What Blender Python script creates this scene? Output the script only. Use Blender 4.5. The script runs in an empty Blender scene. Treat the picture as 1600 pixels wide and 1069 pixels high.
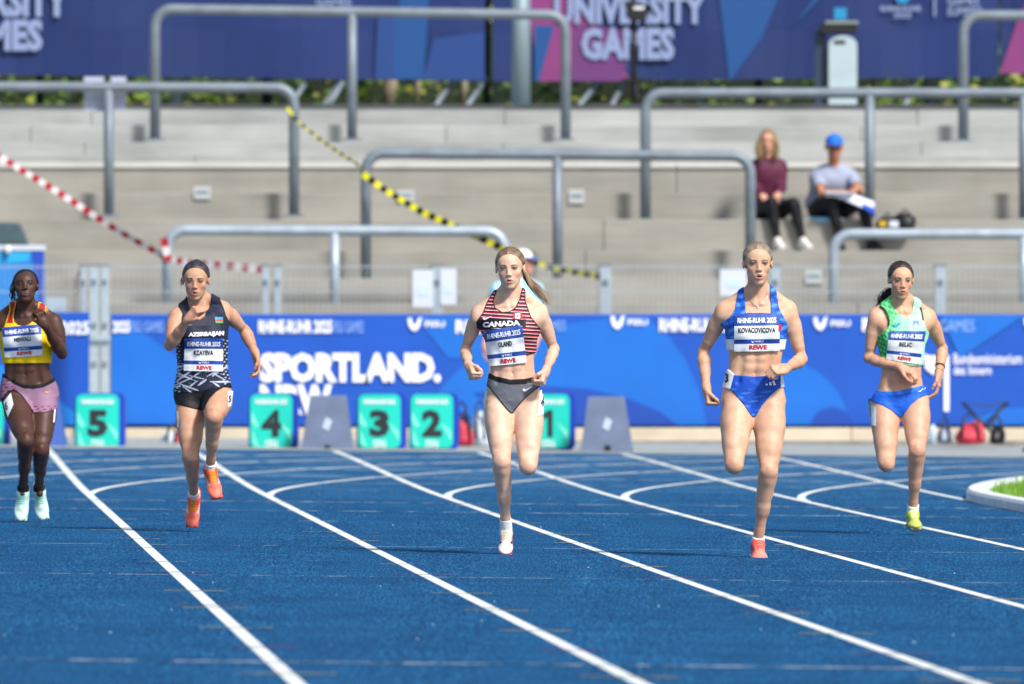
import bpy, bmesh, math, random
import numpy as np
from mathutils import Vector, Matrix
random.seed(7)
RNG = np.random.default_rng(7)
C = bpy.context.scene.collection
import time as _time
SC = bpy.context.scene

# ------------------------------------------------------------------ camera
F = 20000.0      # focal length in photo pixels (1600 wide) = 450 mm on 36 mm
HOR = 473.0      # photo row of the horizon
CAMH = 1.335
cam = bpy.data.cameras.new("camera"); cam_o = bpy.data.objects.new("camera", cam); C.objects.link(cam_o)
cam.sensor_width = 36.0; cam.lens = 450.0
cam.clip_start = 1.0; cam.clip_end = 1500.0
cam_o.location = (0, 0, CAMH)
cam_o.rotation_euler = (math.radians(90) - math.atan((534.5 - HOR) / F), 0, 0)
cam.dof.use_dof = True; cam.dof.focus_distance = 68.6; cam.dof.aperture_fstop = 6.2
SC.camera = cam_o

# ------------------------------------------------------------------ sky and sun
SUNV = Vector((0.52, -0.76, 0.92)).normalized()
w = bpy.data.worlds.new("World"); SC.world = w; w.use_nodes = True
nt = w.node_tree; nt.nodes.clear()
wo = nt.nodes.new("ShaderNodeOutputWorld"); wb = nt.nodes.new("ShaderNodeBackground")
sk = nt.nodes.new("ShaderNodeTexSky"); sk.sky_type = 'NISHITA'; sk.sun_disc = False
sk.sun_elevation = math.asin(SUNV.z); sk.sun_rotation = math.atan2(SUNV.x, SUNV.y)
sk.air_density = 1.0; sk.dust_density = 2.0; sk.ozone_density = 1.0
wb.inputs[1].default_value = 0.10
nt.links.new(sk.outputs[0], wb.inputs[0]); nt.links.new(wb.outputs[0], wo.inputs[0])
sl = bpy.data.lights.new("sun", 'SUN'); sl.energy = 3.2; sl.angle = math.radians(8.0); sl.color = (1.0, 0.97, 0.92)
sun_o = bpy.data.objects.new("sun", sl); C.objects.link(sun_o)
sun_o.rotation_euler = (-SUNV).to_track_quat('-Z', 'Y').to_euler(); sun_o.location = (10, -10, 30)
SC.view_settings.view_transform = 'Standard'; SC.view_settings.look = 'None'
SC.view_settings.exposure = 0.54; SC.view_settings.gamma = 1.0; SC.view_settings.use_curve_mapping = False
SC.cycles.use_denoising = True
SC.cycles.max_bounces = 6
SC.cycles.sample_clamp_indirect = 6.0

# ------------------------------------------------------------------ helpers
def lin(c):
    """hex string or sRGB 0-255 tuple -> linear rgb"""
    if isinstance(c, str): c = tuple(int(c[i:i+2], 16) for i in (1, 3, 5))
    return tuple(((v/255)/12.92 if v/255 <= .04045 else ((v/255+.055)/1.055)**2.4) for v in c)

def gz(x, y):
    """height of the track and apron: one percent fall to the infield, a faint rise into the start chute"""
    t = np.clip((np.asarray(y, float) - 88) / 22.0, 0, 1)
    return -0.01*np.clip(x, -16, 16) + 0.065*t*t*(3-2*t)

def W(px, py, Z):
    return np.array([(px-800)/F*Z, Z, CAMH-(py-HOR)/F*Z])

ROOT = {}
def tag(o, label=None, cat=None, group=None, kind=None):
    if label: o['label'] = label
    if cat: o['category'] = cat
    if group: o['group'] = group
    if kind: o['kind'] = kind
    return o
def thing(name, label, cat, loc, group=None, kind=None):
    o = bpy.data.objects.new(name, None); C.objects.link(o); o.location = tuple(float(v) for v in loc)
    o.empty_display_size = .1
    ROOT[o.name] = np.array(loc, float)
    return tag(o, label, cat, group, kind)
def mobj(name, V, Fc, mats, parent=None, smooth=False, midx=None, kind=None, col=None, bevel=0):
    V = np.array(V, dtype=float).reshape(-1, 3)
    if parent is not None: base = ROOT[parent.name]
    else: base = np.array([(V[:,0].min()+V[:,0].max())/2, (V[:,1].min()+V[:,1].max())/2, V[:,2].min()])
    me = bpy.data.meshes.new(name)
    me.from_pydata((V-base).tolist(), [], [tuple(int(i) for i in f) for f in Fc]) if not isinstance(Fc, np.ndarray) else _fast(me, V-base, Fc)
    if not isinstance(mats, (list, tuple)): mats = [mats]
    for m in mats: me.materials.append(m)
    if midx is not None: me.polygons.foreach_set('material_index', np.array(midx, dtype=np.int32))
    if smooth: me.polygons.foreach_set('use_smooth', np.ones(len(me.polygons), dtype=bool))
    if col is not None:
        a = me.color_attributes.new('col', 'FLOAT_COLOR', 'POINT')
        cc = np.ones((len(V), 4), dtype=np.float32); cc[:, :3] = col
        a.data.foreach_set('color', cc.ravel())
    me.update()
    o = bpy.data.objects.new(name, me); C.objects.link(o)
    if parent is not None: o.parent = parent
    else: o.location = base
    ROOT[o.name] = base
    if kind: o['kind'] = kind
    if bevel:
        b = o.modifiers.new('b', 'BEVEL'); b.width = bevel; b.segments = 2; b.limit_method = 'ANGLE'
    return o
def _fast(me, V, Fc):
    n, k = Fc.shape
    me.vertices.add(len(V)); me.vertices.foreach_set('co', V.astype(np.float32).ravel())
    me.loops.add(n*k); me.loops.foreach_set('vertex_index', Fc.astype(np.int32).ravel())
    me.polygons.add(n); me.polygons.foreach_set('loop_start', np.arange(0, n*k, k, dtype=np.int32))
    try: me.polygons.foreach_set('loop_total', np.full(n, k, dtype=np.int32))
    except Exception: pass
    me.update(calc_edges=True)

class MB:
    """collects simple shapes for one mesh"""
    def __init__(s): s.V = []; s.F = []; s.M = []
    def add(s, V, Fc, m=0):
        n = len(s.V); s.V += [tuple(float(a) for a in v) for v in V]; s.F += [tuple(int(i)+n for i in f) for f in Fc]; s.M += [m]*len(Fc); return s
    def box(s, x0, x1, y0, y1, z0, z1, m=0):
        V = [(x, y, z) for z in (z0, z1) for y in (y0, y1) for x in (x0, x1)]
        return s.add(V, [(0,2,3,1),(4,5,7,6),(0,1,5,4),(2,6,7,3),(0,4,6,2),(1,3,7,5)], m)
    def prism(s, P, d, m=0):
        """planar polygon P (list of 3d points) extruded by vector d"""
        n = len(P); P = [np.array(p, float) for p in P]; d = np.array(d, float)
        V = P + [p+d for p in P]
        Fc = [tuple(range(n)), tuple(reversed(range(n, 2*n)))] + [(i, i+n, (i+1) % n+n, (i+1) % n) for i in range(n)]
        return s.add(V, Fc, m)
    def tube(s, P, r, seg=10, m=0, cap=True):
        P = [np.array(p, float) for p in P]; n = len(P)
        rr = r if hasattr(r, '__len__') else [r]*n
        prev = None; V = []
        for i, p in enumerate(P):
            t = (P[min(i+1, n-1)]-P[max(i-1, 0)]); t = t/(np.linalg.norm(t)+1e-12)
            if prev is None:
                a = np.array([0, 0, 1.]) if abs(t[2]) < .9 else np.array([1., 0, 0])
                u = np.cross(t, a)
            else: u = prev - t*np.dot(prev, t)
            u /= np.linalg.norm(u)+1e-12; prev = u; v = np.cross(t, u)
            for k in range(seg):
                an = 2*math.pi*k/seg; V.append(p+rr[i]*(math.cos(an)*u+math.sin(an)*v))
        Fc = [(i*seg+k, i*seg+(k+1) % seg, (i+1)*seg+(k+1) % seg, (i+1)*seg+k) for i in range(n-1) for k in range(seg)]
        if cap: Fc += [tuple(reversed(range(seg))), tuple((n-1)*seg+k for k in range(seg))]
        return s.add(V, Fc, m)
    def build(s, name, mats, parent=None, smooth=False, **k):
        return mobj(name, s.V, s.F, mats, parent, smooth, midx=s.M, **k)

# ------------------------------------------------------------------ materials
def nmat(name):
    m = bpy.data.materials.new(name); m.use_nodes = True
    t = m.node_tree; b = t.nodes['Principled BSDF']; return m, t, b
def mat(name, c, rough=.6, metal=0, var=0.0, scale=20, bump=0.0, bscale=60, spec=.5, c2=None, detail=4, trans=0, stretch=None, sheen=0):
    m, t, b = nmat(name)
    c = lin(c) if not isinstance(c, tuple) or max(c) > 1.001 else c
    b.inputs['Base Color'].default_value = (*c, 1); b.inputs['Roughness'].default_value = rough
    b.inputs['Metallic'].default_value = metal; b.inputs['Specular IOR Level'].default_value = spec
    if sheen: b.inputs['Sheen Weight'].default_value = sheen
    tc = t.nodes.new('ShaderNodeTexCoord'); src = tc.outputs['Object']
    if stretch:
        mp = t.nodes.new('ShaderNodeMapping'); mp.inputs['Scale'].default_value = stretch
        t.links.new(src, mp.inputs[0]); src = mp.outputs[0]
    if var or c2:
        n = t.nodes.new('ShaderNodeTexNoise'); n.inputs['Scale'].default_value = scale; n.inputs['Detail'].default_value = detail
        t.links.new(src, n.inputs['Vector'])
        r = t.nodes.new('ShaderNodeValToRGB'); r.color_ramp.elements[0].position = .35; r.color_ramp.elements[1].position = .65
        a = tuple(max(0, v*(1-var)) for v in c); d = lin(c2) if c2 else tuple(min(1, v*(1+var)) for v in c)
        r.color_ramp.elements[0].color = (*a, 1); r.color_ramp.elements[1].color = (*d, 1)
        t.links.new(n.outputs['Fac'], r.inputs[0]); t.links.new(r.outputs[0], b.inputs['Base Color'])
    if bump:
        n2 = t.nodes.new('ShaderNodeTexNoise'); n2.inputs['Scale'].default_value = bscale; n2.inputs['Detail'].default_value = 3
        t.links.new(src, n2.inputs['Vector'])
        bp = t.nodes.new('ShaderNodeBump'); bp.inputs['Strength'].default_value = bump; bp.inputs['Distance'].default_value = .01
        t.links.new(n2.outputs['Fac'], bp.inputs['Height']); t.links.new(bp.outputs[0], b.inputs['Normal'])
    return m

# ---- text as flat polygons, cached
_TX = {}
def text2d(s, bold=0.0, sx=1.0, spacing=1.0):
    key = (s, bold, spacing)
    if key not in _TX:
        cu = bpy.data.curves.new('lettering', 'FONT'); cu.body = s; cu.size = 1; cu.offset = bold; cu.resolution_u = 2
        cu.space_character = spacing
        o = bpy.data.objects.new('lettering', cu); C.objects.link(o)
        dg = bpy.context.evaluated_depsgraph_get(); dg.update()
        me = o.evaluated_get(dg).to_mesh()
        V = np.array([v.co[:2] for v in me.vertices]); Fc = [tuple(p.vertices) for p in me.polygons]
        o.evaluated_get(dg).to_mesh_clear()
        bpy.data.objects.remove(o); bpy.data.curves.remove(cu)
        V = V - V.min(0); asp = V[:,0].max()/V[:,1].max(); V = V/V.max(0)
        _TX[key] = (V, Fc, asp)
    return _TX[key]
def quadmap(Q, uv):
    """Q: bl, br, tr, tl"""
    Q = [np.array(q, float) for q in Q]; u = uv[:, :1]; v = uv[:, 1:2]
    return (1-u)*(1-v)*Q[0] + u*(1-v)*Q[1] + u*v*Q[2] + (1-u)*v*Q[3]
# ------------------------------------------------------------------ surface materials
def track_mat():
    m, t, b = nmat('track_surface'); N = t.nodes; Lk = t.links
    tc = N.new('ShaderNodeTexCoord'); geo = tc.outputs['Object']
    mg = N.new('ShaderNodeMapping'); mg.inputs['Scale'].default_value = (1, .036, 1); Lk.new(geo, mg.inputs[0])
    v = N.new('ShaderNodeTexVoronoi'); v.inputs['Scale'].default_value = 85; Lk.new(geo, v.inputs['Vector'])
    n = N.new('ShaderNodeTexNoise'); n.inputs['Scale'].default_value = 120; n.inputs['Detail'].default_value = 3; n.inputs['Roughness'].default_value = .8; Lk.new(mg.outputs[0], n.inputs['Vector'])
    n2 = N.new('ShaderNodeTexNoise'); n2.inputs['Scale'].default_value = .9; n2.inputs['Detail'].default_value = 5; Lk.new(geo, n2.inputs['Vector'])
    mp = N.new('ShaderNodeMapping'); mp.inputs['Scale'].default_value = (3.0, .25, 1); Lk.new(geo, mp.inputs[0])
    n3 = N.new('ShaderNodeTexNoise'); n3.inputs['Scale'].default_value = 1.3; n3.inputs['Detail'].default_value = 4; Lk.new(mp.outputs[0], n3.inputs['Vector'])
    r = N.new('ShaderNodeValToRGB'); e = r.color_ramp.elements
    e[0].position = .34; e[0].color = (*lin('#032a50'), 1); e[1].position = .70; e[1].color = (*lin('#3d8ab4'), 1)
    x = r.color_ramp.elements.new(.5); x.color = (*lin('#0b4f80'), 1)
    Lk.new(n.outputs['Fac'], r.inputs[0])
    mx = N.new('ShaderNodeMix'); mx.data_type = 'RGBA'; mx.blend_type = 'MULTIPLY'
    r2 = N.new('ShaderNodeValToRGB'); r2.color_ramp.elements[0].position = .35; r2.color_ramp.elements[0].color = (.74, .78, .82, 1); r2.color_ramp.elements[1].position = .65; r2.color_ramp.elements[1].color = (1, 1, 1, 1)
    Lk.new(n2.outputs['Fac'], r2.inputs[0]); mx.inputs[0].default_value = 1
    Lk.new(r.outputs[0], mx.inputs[6]); Lk.new(r2.outputs[0], mx.inputs[7])
    mx2 = N.new('ShaderNodeMix'); mx2.data_type = 'RGBA'; mx2.blend_type = 'MULTIPLY'
    r3 = N.new('ShaderNodeValToRGB'); r3.color_ramp.elements[0].position = .38; r3.color_ramp.elements[0].color = (.86, .88, .9, 1); r3.color_ramp.elements[1].position = .6; r3.color_ramp.elements[1].color = (1, 1, 1, 1)
    Lk.new(n3.outputs['Fac'], r3.inputs[0]); mx2.inputs[0].default_value = 1
    Lk.new(mx.outputs[2], mx2.inputs[6]); Lk.new(r3.outputs[0], mx2.inputs[7])
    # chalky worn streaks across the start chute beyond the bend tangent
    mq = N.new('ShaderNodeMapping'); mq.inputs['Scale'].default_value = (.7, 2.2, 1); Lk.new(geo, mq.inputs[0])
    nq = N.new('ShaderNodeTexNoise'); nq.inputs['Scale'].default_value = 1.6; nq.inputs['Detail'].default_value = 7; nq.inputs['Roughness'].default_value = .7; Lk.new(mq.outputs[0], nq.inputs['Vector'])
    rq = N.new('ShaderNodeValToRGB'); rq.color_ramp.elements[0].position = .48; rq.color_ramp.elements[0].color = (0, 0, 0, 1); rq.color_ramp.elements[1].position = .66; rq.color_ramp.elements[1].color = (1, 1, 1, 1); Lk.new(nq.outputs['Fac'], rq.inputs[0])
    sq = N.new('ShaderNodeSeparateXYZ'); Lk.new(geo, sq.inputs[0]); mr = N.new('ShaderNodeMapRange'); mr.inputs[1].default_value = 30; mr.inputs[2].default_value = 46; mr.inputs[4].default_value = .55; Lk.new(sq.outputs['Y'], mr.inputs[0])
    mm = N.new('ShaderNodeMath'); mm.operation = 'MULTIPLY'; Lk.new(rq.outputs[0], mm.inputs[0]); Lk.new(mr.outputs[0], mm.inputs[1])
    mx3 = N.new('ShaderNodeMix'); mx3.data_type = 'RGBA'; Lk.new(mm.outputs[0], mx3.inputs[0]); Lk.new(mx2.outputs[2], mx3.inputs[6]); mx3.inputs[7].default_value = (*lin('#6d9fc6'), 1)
    Lk.new(mx3.outputs[2], b.inputs['Base Color'])
    b.inputs['Roughness'].default_value = .85; b.inputs['Specular IOR Level'].default_value = .12
    bp = N.new('ShaderNodeBump'); bp.inputs['Strength'].default_value = .8; bp.inputs['Distance'].default_value = .006
    Lk.new(v.outputs['Distance'], bp.inputs['Height']); Lk.new(bp.outputs[0], b.inputs['Normal'])
    return m
def line_mat(name, c, wear=.5, wscale=14, alpha_lo=.42):
    """road paint worn through to the blue in small flecks"""
    m, t, b = nmat(name); N = t.nodes; Lk = t.links
    tc = N.new('ShaderNodeTexCoord'); n = N.new('ShaderNodeTexNoise'); n.inputs['Scale'].default_value = wscale; n.inputs['Detail'].default_value = 6; n.inputs['Roughness'].default_value = .7
    Lk.new(tc.outputs['Object'], n.inputs['Vector'])
    r = N.new('ShaderNodeValToRGB'); r.color_ramp.elements[0].position = wear-.06; r.color_ramp.elements[0].color = (*lin('#0b4f80'), 1)
    r.color_ramp.elements[1].position = wear+.04; r.color_ramp.elements[1].color = (*lin(c), 1)
    Lk.new(n.outputs['Fac'], r.inputs[0]); Lk.new(r.outputs[0], b.inputs['Base Color']); b.inputs['Roughness'].default_value = .75; b.inputs['Specular IOR Level'].default_value = .2
    return m
def concrete_mat(name, c, c2, sc=1.2, streak=True):
    m, t, b = nmat(name); N = t.nodes; Lk = t.links
    tc = N.new('ShaderNodeTexCoord'); g = tc.outputs['Object']
    mp = N.new('ShaderNodeMapping'); mp.inputs['Scale'].default_value = (.5, 1, 3.2); Lk.new(g, mp.inputs[0])
    n = N.new('ShaderNodeTexNoise'); n.inputs['Scale'].default_value = sc; n.inputs['Detail'].default_value = 8; n.inputs['Roughness'].default_value = .62; Lk.new(mp.outputs[0], n.inputs['Vector'])
    r = N.new('ShaderNodeValToRGB'); r.color_ramp.elements[0].position = .34; r.color_ramp.elements[0].color = (*lin(c2), 1); r.color_ramp.elements[1].position = .62; r.color_ramp.elements[1].color = (*lin(c), 1)
    Lk.new(n.outputs['Fac'], r.inputs[0])
    mp2 = N.new('ShaderNodeMapping'); mp2.inputs['Scale'].default_value = (1.3, 1, .8); Lk.new(g, mp2.inputs[0])
    n2 = N.new('ShaderNodeTexNoise'); n2.inputs['Scale'].default_value = 1.5; n2.inputs['Detail'].default_value = 6; Lk.new(mp2.outputs[0], n2.inputs['Vector'])
    r2 = N.new('ShaderNodeValToRGB'); r2.color_ramp.elements[0].position = .36; r2.color_ramp.elements[0].color = (.90, .90, .89, 1); r2.color_ramp.elements[1].position = .56; r2.color_ramp.elements[1].color = (1, 1, 1, 1)
    Lk.new(n2.outputs['Fac'], r2.inputs[0])
    mx = N.new('ShaderNodeMix'); mx.data_type = 'RGBA'; mx.blend_type = 'MULTIPLY'; mx.inputs[0].default_value = 1
    Lk.new(r.outputs[0], mx.inputs[6]); Lk.new(r2.outputs[0], mx.inputs[7]); Lk.new(mx.outputs[2], b.inputs['Base Color'])
    b.inputs['Roughness'].default_value = .9
    n4 = N.new('ShaderNodeTexNoise'); n4.inputs['Scale'].default_value = 40; Lk.new(g, n4.inputs['Vector'])
    bp = N.new('ShaderNodeBump'); bp.inputs['Strength'].default_value = .3; bp.inputs['Distance'].default_value = .01
    Lk.new(n4.outputs['Fac'], bp.inputs['Height']); Lk.new(bp.outputs[0], b.inputs['Normal'])
    return m
M = {}; RR = 'RHINE-RUHR 2025'
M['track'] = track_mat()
M['line'] = line_mat('lane_line_paint', '#dde2dd', .30, 9)
M['oldline'] = line_mat('faded_paint', '#a9c4d8', .50, 7)
M['seam'] = line_mat('seam_paint', '#c9dbe6', .53, 10)
M['yellow'] = line_mat('yellow_mark_paint', '#a9a26a', .47, 9)
M['red'] = line_mat('red_mark_paint', '#7c4a78', .49, 9)
M['conc_hi'] = concrete_mat('pale_concrete', '#aeb0ae', '#949795')
M['conc_lo'] = concrete_mat('warm_concrete', '#9e9b93', '#8b8982')
M['nosing'] = concrete_mat('edge_concrete', '#cfcec9', '#b9b8b2')
M['curb'] = concrete_mat('curb_concrete', '#d8cbb4', '#b9ad98')
M['apron'] = mat('apron_asphalt', '#9aa09f', .85, var=.15, scale=9, bump=.3)
M['galv'] = mat('galvanised_steel', '#77828c', .5, .2, var=.12, scale=6, bump=.08)
M['galv_hi'] = mat('sunlit_galvanised_steel', '#a3b0bb', .45, .25, var=.12, scale=6)  # lighter copy of galv: sunlight on the lowest barriers put into the colour
M['galv_lt'] = mat('fence_steel', '#b4c2ca', .45, .45, var=.08, scale=8)
M['darksteel'] = mat('dark_steel', '#2c333d', .5, .3)
M['black'] = mat('black_plastic', '#15161a', .5)
M['white'] = mat('white_paint', '#ecebe6', .5, var=.03, scale=4)
M['paper'] = mat('paper', '#cfd6e2', .7)
M['kerbwhite'] = mat('kerb_white', '#dfe2e0', .55, var=.10, scale=7, bump=.1)

# ------------------------------------------------------------------ ground, track, apron
LDX = -0.0501
def strip(path_l, path_r, lift=.0015):
    n = len(path_l); V = []
    for a, b in zip(path_l, path_r):
        V.append((a[0], a[1], gz(a[0], a[1])+lift)); V.append((b[0], b[1], gz(b[0], b[1])+lift))
    return V, [(2*i, 2*i+1, 2*i+3, 2*i+2) for i in range(n-1)]
def sheet(name, x0, x1, y0, y1, m, lift=0.0, nx=24, ny=40, kind='structure'):
    X = np.linspace(x0, x1, nx); Y = np.linspace(y0, y1, ny); V = [(x, y, gz(x, y)+lift) for y in Y for x in X]
    Fc = [(j*nx+i, j*nx+i+1, (j+1)*nx+i+1, (j+1)*nx+i) for j in range(ny-1) for i in range(nx-1)]
    return mobj(name, V, Fc, m, kind=kind, smooth=True)
M['soil'] = mat('ground_grass', '#4b6332', .95, var=.3, scale=3)
gV = [(-400, -60, -.35), (400, -60, -.35), (400, 700, -.35), (-400, 700, -.35)]
mobj('ground', gV, [(0, 1, 2, 3)], M['soil'], kind='structure')
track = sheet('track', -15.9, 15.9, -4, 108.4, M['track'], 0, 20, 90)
sheet('apron', -15.9, 15.9, 108.4, 121.5, M['apron'], .004, 20, 14)
def lane_x(i, y): return 1.485+1.22*i+LDX*y
LW = .029
Ys = list(np.linspace(8, 84, 20))+list(np.linspace(85, 108.3, 24))
for i in range(-6, 6):
    V, Fc = strip([(lane_x(i, y)-LW, y) for y in Ys], [(lane_x(i, y)+LW, y) for y in Ys])
    mobj('lane_line', V, Fc, M['line'], parent=track)
YT = 86.2
ldir = np.array([LDX, 1.0]); ldir /= np.linalg.norm(ldir); ndir = np.array([ldir[1], -ldir[0]])
for i in range(-5, 5):
    R = 36.8+1.22*(5-i); T = np.array([lane_x(i, YT), YT]); c = T+R*ndir
    pl, pr = [], []
    for ph in np.linspace(.025, 1.0, 60):
        for rr, lst in ((R-LW, pl), (R+LW, pr)):
            lst.append(c - rr*math.cos(ph)*ndir + rr*math.sin(ph)*ldir)
    keep = [k for k in range(60) if pl[k][1] < 108.2 and pr[k][1] < 108.2]
    V, Fc = strip([pr[k] for k in keep], [pl[k] for k in keep], .0022)
    mobj('bend_line', V, Fc, M['oldline'] if i % 2 == 5 else M['line'], parent=track)
# faint cross lines (seams and worn start marks), measured from the photograph's rows
def yrow(px, py): return F*CAMH/((py-HOR)-.01*(px-800))
for row, wd, k in ((1039, .10, 'seam'), (904, .05, 'seam'), (857, .04, 'seam'), (802, .10, 'seam'), (788, .12, 'seam'), (760, .09, 'oldline'), (746, .14, 'oldline'), (737, .14, 'oldline'), (729, .16, 'oldline'), (721, .2, 'oldline')):
    y0 = yrow(800, row) if row > 750 else 26700/((row-473)*1.0+6)
    xs = np.linspace(-6, 6, 60)
    V, Fc = strip([(x, y0-wd*.5) for x in xs], [(x, y0+wd*.5) for x in xs], .0029)
    mobj('cross_line', V, [f[::-1] for f in Fc], M[k], parent=track)
for i in range(-1, 5):       # short yellow and dull red hurdle / relay marks centred on the lane lines
    for row, k, half in ((835, 'yellow', .22), (848, 'yellow', .12), (862, 'red', .13), (884, 'yellow', .12), (900, 'red', .16), (929, 'yellow', .14), (951, 'red', .16), (955, 'yellow', .14), (986, 'yellow', .15), (1016, 'red', .16), (1057, 'yellow', .18), (792, 'yellow', .14), (818, 'yellow', .12)):
        y = yrow(800, row)
        x = lane_x(i, y)
        wy = .035
        V, Fc = strip([(x-half, y-wy), (x+half, y-wy)], [(x-half, y+wy), (x+half, y+wy)], .0036)
        mobj('paint_mark', V, [f[::-1] for f in Fc], M[k], parent=track)
# bits of grit on the track
g = MB()
for _ in range(110):
    y = random.uniform(44, 100); x = random.uniform(-.045, .045)*y; r = random.uniform(.002, .0055); z = gz(x, y)
    g.add([(x-r, y-r, z), (x+r, y-r, z), (x+r, y+r, z), (x-r, y+r, z), (x, y, z+r*1.2)], [(0, 1, 4), (1, 2, 4), (2, 3, 4), (3, 0, 4)])
tag(g.build('grit', mat('pale_grit', '#8fb0c6', .8)), 'pale specks of grit scattered over the blue track', 'grit', kind='stuff')
# infield kerb and grass
kp = [np.array([lane_x(5, y), y]) for y in np.linspace(30, YT, 60)]
R = 36.8; T = np.array([lane_x(5, YT), YT]); cc = T+R*ndir
kp += [cc-R*math.cos(p)*ndir+R*math.sin(p)*ldir for p in np.linspace(.01, .62, 50)]
KW = .15
inn = []
for k, p in enumerate(kp):
    t = kp[min(k+1, len(kp)-1)]-kp[max(k-1, 0)]; t /= np.linalg.norm(t); inn.append(p+KW*np.array([t[1], -t[0]]))
kb = MB(); prof = [(0, -.03), (0.0, .055), (.1, .075), (.9, .075), (1, .055), (1, -.03)]
V = []
for a, b in zip(kp, inn):
    for u, z in prof: q = a+(b-a)*u+np.array([-.07, 0]); V.append((q[0], q[1], gz(q[0], q[1])+z))
np_ = len(prof); Fc = [(k*np_+j, (k+1)*np_+j, (k+1)*np_+j+1, k*np_+j+1) for k in range(len(kp)-1) for j in range(np_-1)]
kerb_o = mobj('kerb', V, Fc, M['kerbwhite'], smooth=False)
tag(kerb_o, 'white rounded kerb curving round the grass infield at the right edge', 'kerb')
M['turf'] = mat('infield_turf', '#4f7a23', .95, var=.25, scale=12)
V = []; 
for b in inn: V.append((b[0]-.08, b[1], gz(b[0], b[1])+.03)); V.append((15.5, b[1] if b[1] < 100 else b[1], gz(15.5, b[1])+.03))
mobj('infield', V, [(2*i, 2*i+1, 2*i+3, 2*i+2) for i in range(len(inn)-1)], M['turf'], kind='structure')
gb = MB()
ib = np.array(inn)
for _ in range(15000):
    k = random.randrange(len(ib)-1); p = ib[k]+(ib[k+1]-ib[k])*random.random()
    if p[1] < 72: continue
    x = p[0]-.08+abs(random.gauss(0, .9)); y = p[1]-random.uniform(0, .4)
    if x > 6: continue
    hh = random.uniform(.05, .11); a = random.uniform(0, 6.28); r = random.uniform(.004, .009); dx, dy = random.gauss(0, .02), random.gauss(0, .02)
    z = gz(x, y)+.02
    gb.add([(x-r*math.cos(a), y-r*math.sin(a), z), (x+r*math.cos(a), y+r*math.sin(a), z), (x+dx, y+dy, z+hh)], [(0, 1, 2)])
tag(gb.build('grass', mat('grass_blade', '#6f9a2c', .7, var=.35, scale=30)), 'short bright grass inside the white kerb', 'grass', kind='stuff')

# ------------------------------------------------------------------ wall, terrace
def zrow(py, Z): return CAMH-(py-HOR)/F*Z
def fxs(px, Z): return (px-800)/F*Z
def block_row(parent, name, y0, y1, z0, z1, x0, x1, cuts, m, proud=0.0, lip=None):
    xs = [x0]+list(cuts)+[x1]
    for a, b in zip(xs[:-1], xs[1:]):
        jit = random.uniform(-.006, .006)
        mb = MB(); mb.box(a+.003, b-.003, y0+jit, y1, z0, z1+random.uniform(-.004, .004))
        mb.build(name, m, parent, bevel=.007)
cw = thing('curb_wall', 'low cream concrete curb wall running along the foot of the blue advertising boards', 'wall', (0, 117, .05))
block_row(cw, 'curb_stone', 116.9, 117.15, -.2, .19, -15.5, 15.5, [-12.2, -9.1, -6.1, -3.0, 0.1, 3.1, 6.2, 9.2, 12.3], M['curb'])
mb = MB(); mb.box(-15.5, 15.5, 116.6, 116.9, -.3, .075); mb.build('gutter', mat('gutter_concrete', '#85827c', .9, var=.2, scale=5), cw)

ter = thing('terrace', 'stepped concrete standing terrace with pale upper steps and sandy lower steps', 'terrace', (0, 121, 0))
steps = [  # front Y, row of top edge, material
    (119.6, 474, 'conc_lo'), (120.7, 435, 'conc_lo'), (121.6, 392, 'conc_lo'), (122.5, 343, 'conc_lo'), (123.4, 302, 'conc_lo'),
    (124.3, 262, 'conc_lo'), (125.5, 222, 'conc_hi'), (126.3, 196, 'conc_hi'), (127.1, 168, 'conc_hi')]
zprev = -.3
for k, (Y, row, mk) in enumerate(steps):
    z1 = zrow(row, Y); y1 = steps[k+1][0]+.05 if k+1 < len(steps) else 131
    per = 4.1 if k > 5 else 9.3; off = {6: fxs(786, Y), 7: fxs(697, Y), 8: fxs(143, Y)}.get(k, random.uniform(0, 4))
    cuts = sorted(off+per*j for j in range(-9, 10) if -17 < off+per*j < 17)
    block_row(ter, 'concrete_step', Y, y1, zprev-.02, z1, -18, 18, cuts, M[mk])
    if k in (5,):
        block_row(ter, 'step_nosing', Y-.03, Y+.35, z1-.006, z1+.052, -18, 18, cuts, M['nosing'])
        z1 += .046
    zprev = z1
# a recessed joint line in the tall pale riser, and the dark coping strip at the very top
mb = MB(); mb.box(-18, 18, 127.08, 127.5, zprev+.004, zprev+.03); mb.build('coping', mat('dark_coping', '#4b4e50', .8, var=.2, scale=4), ter)
Yp = 125.5
block_row(ter, 'concrete_step', Yp-.25, Yp+.02, zrow(262, 124.3), zrow(243, Yp), -18, 18, [-12, -7.6, -3.1, 1.35, 5.8, 10.1], M['conc_hi'])
# small plates on the risers
for px, py, w_, h_, stepk in ((316, 301, 26, 20, 4), (634, 306, 26, 18, 4), (901, 307, 24, 22, 4), (1271, 432, 26, 22, 1)):
    Y = steps[stepk][0]-.02; 
    s = MB(); s.box(fxs(px-w_/2, Y), fxs(px+w_/2, Y), Y-.004, Y+.006, zrow(py+h_/2, Y), zrow(py-h_/2, Y), 0)
    s.box(fxs(px-w_*.36, Y), fxs(px+w_*.36, Y), Y-.007, Y-.003, zrow(py+h_*.12, Y), zrow(py-h_*.16, Y), 1)
    lab = {316: 'small white row plate on the riser left of the yellow and black tape', 634: 'small white row plate behind the yellow and black tape', 901: 'small white row plate right of the middle barrier post', 1271: 'small white row plate low on the riser right of the runner in blue'}[px]
    tag(s.build('row_plate', [mat('plate_white', '#b4b8b7', .6), mat('plate_grey', '#77899a', .6)]), lab, 'sign', 'row plates on the terrace')

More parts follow.
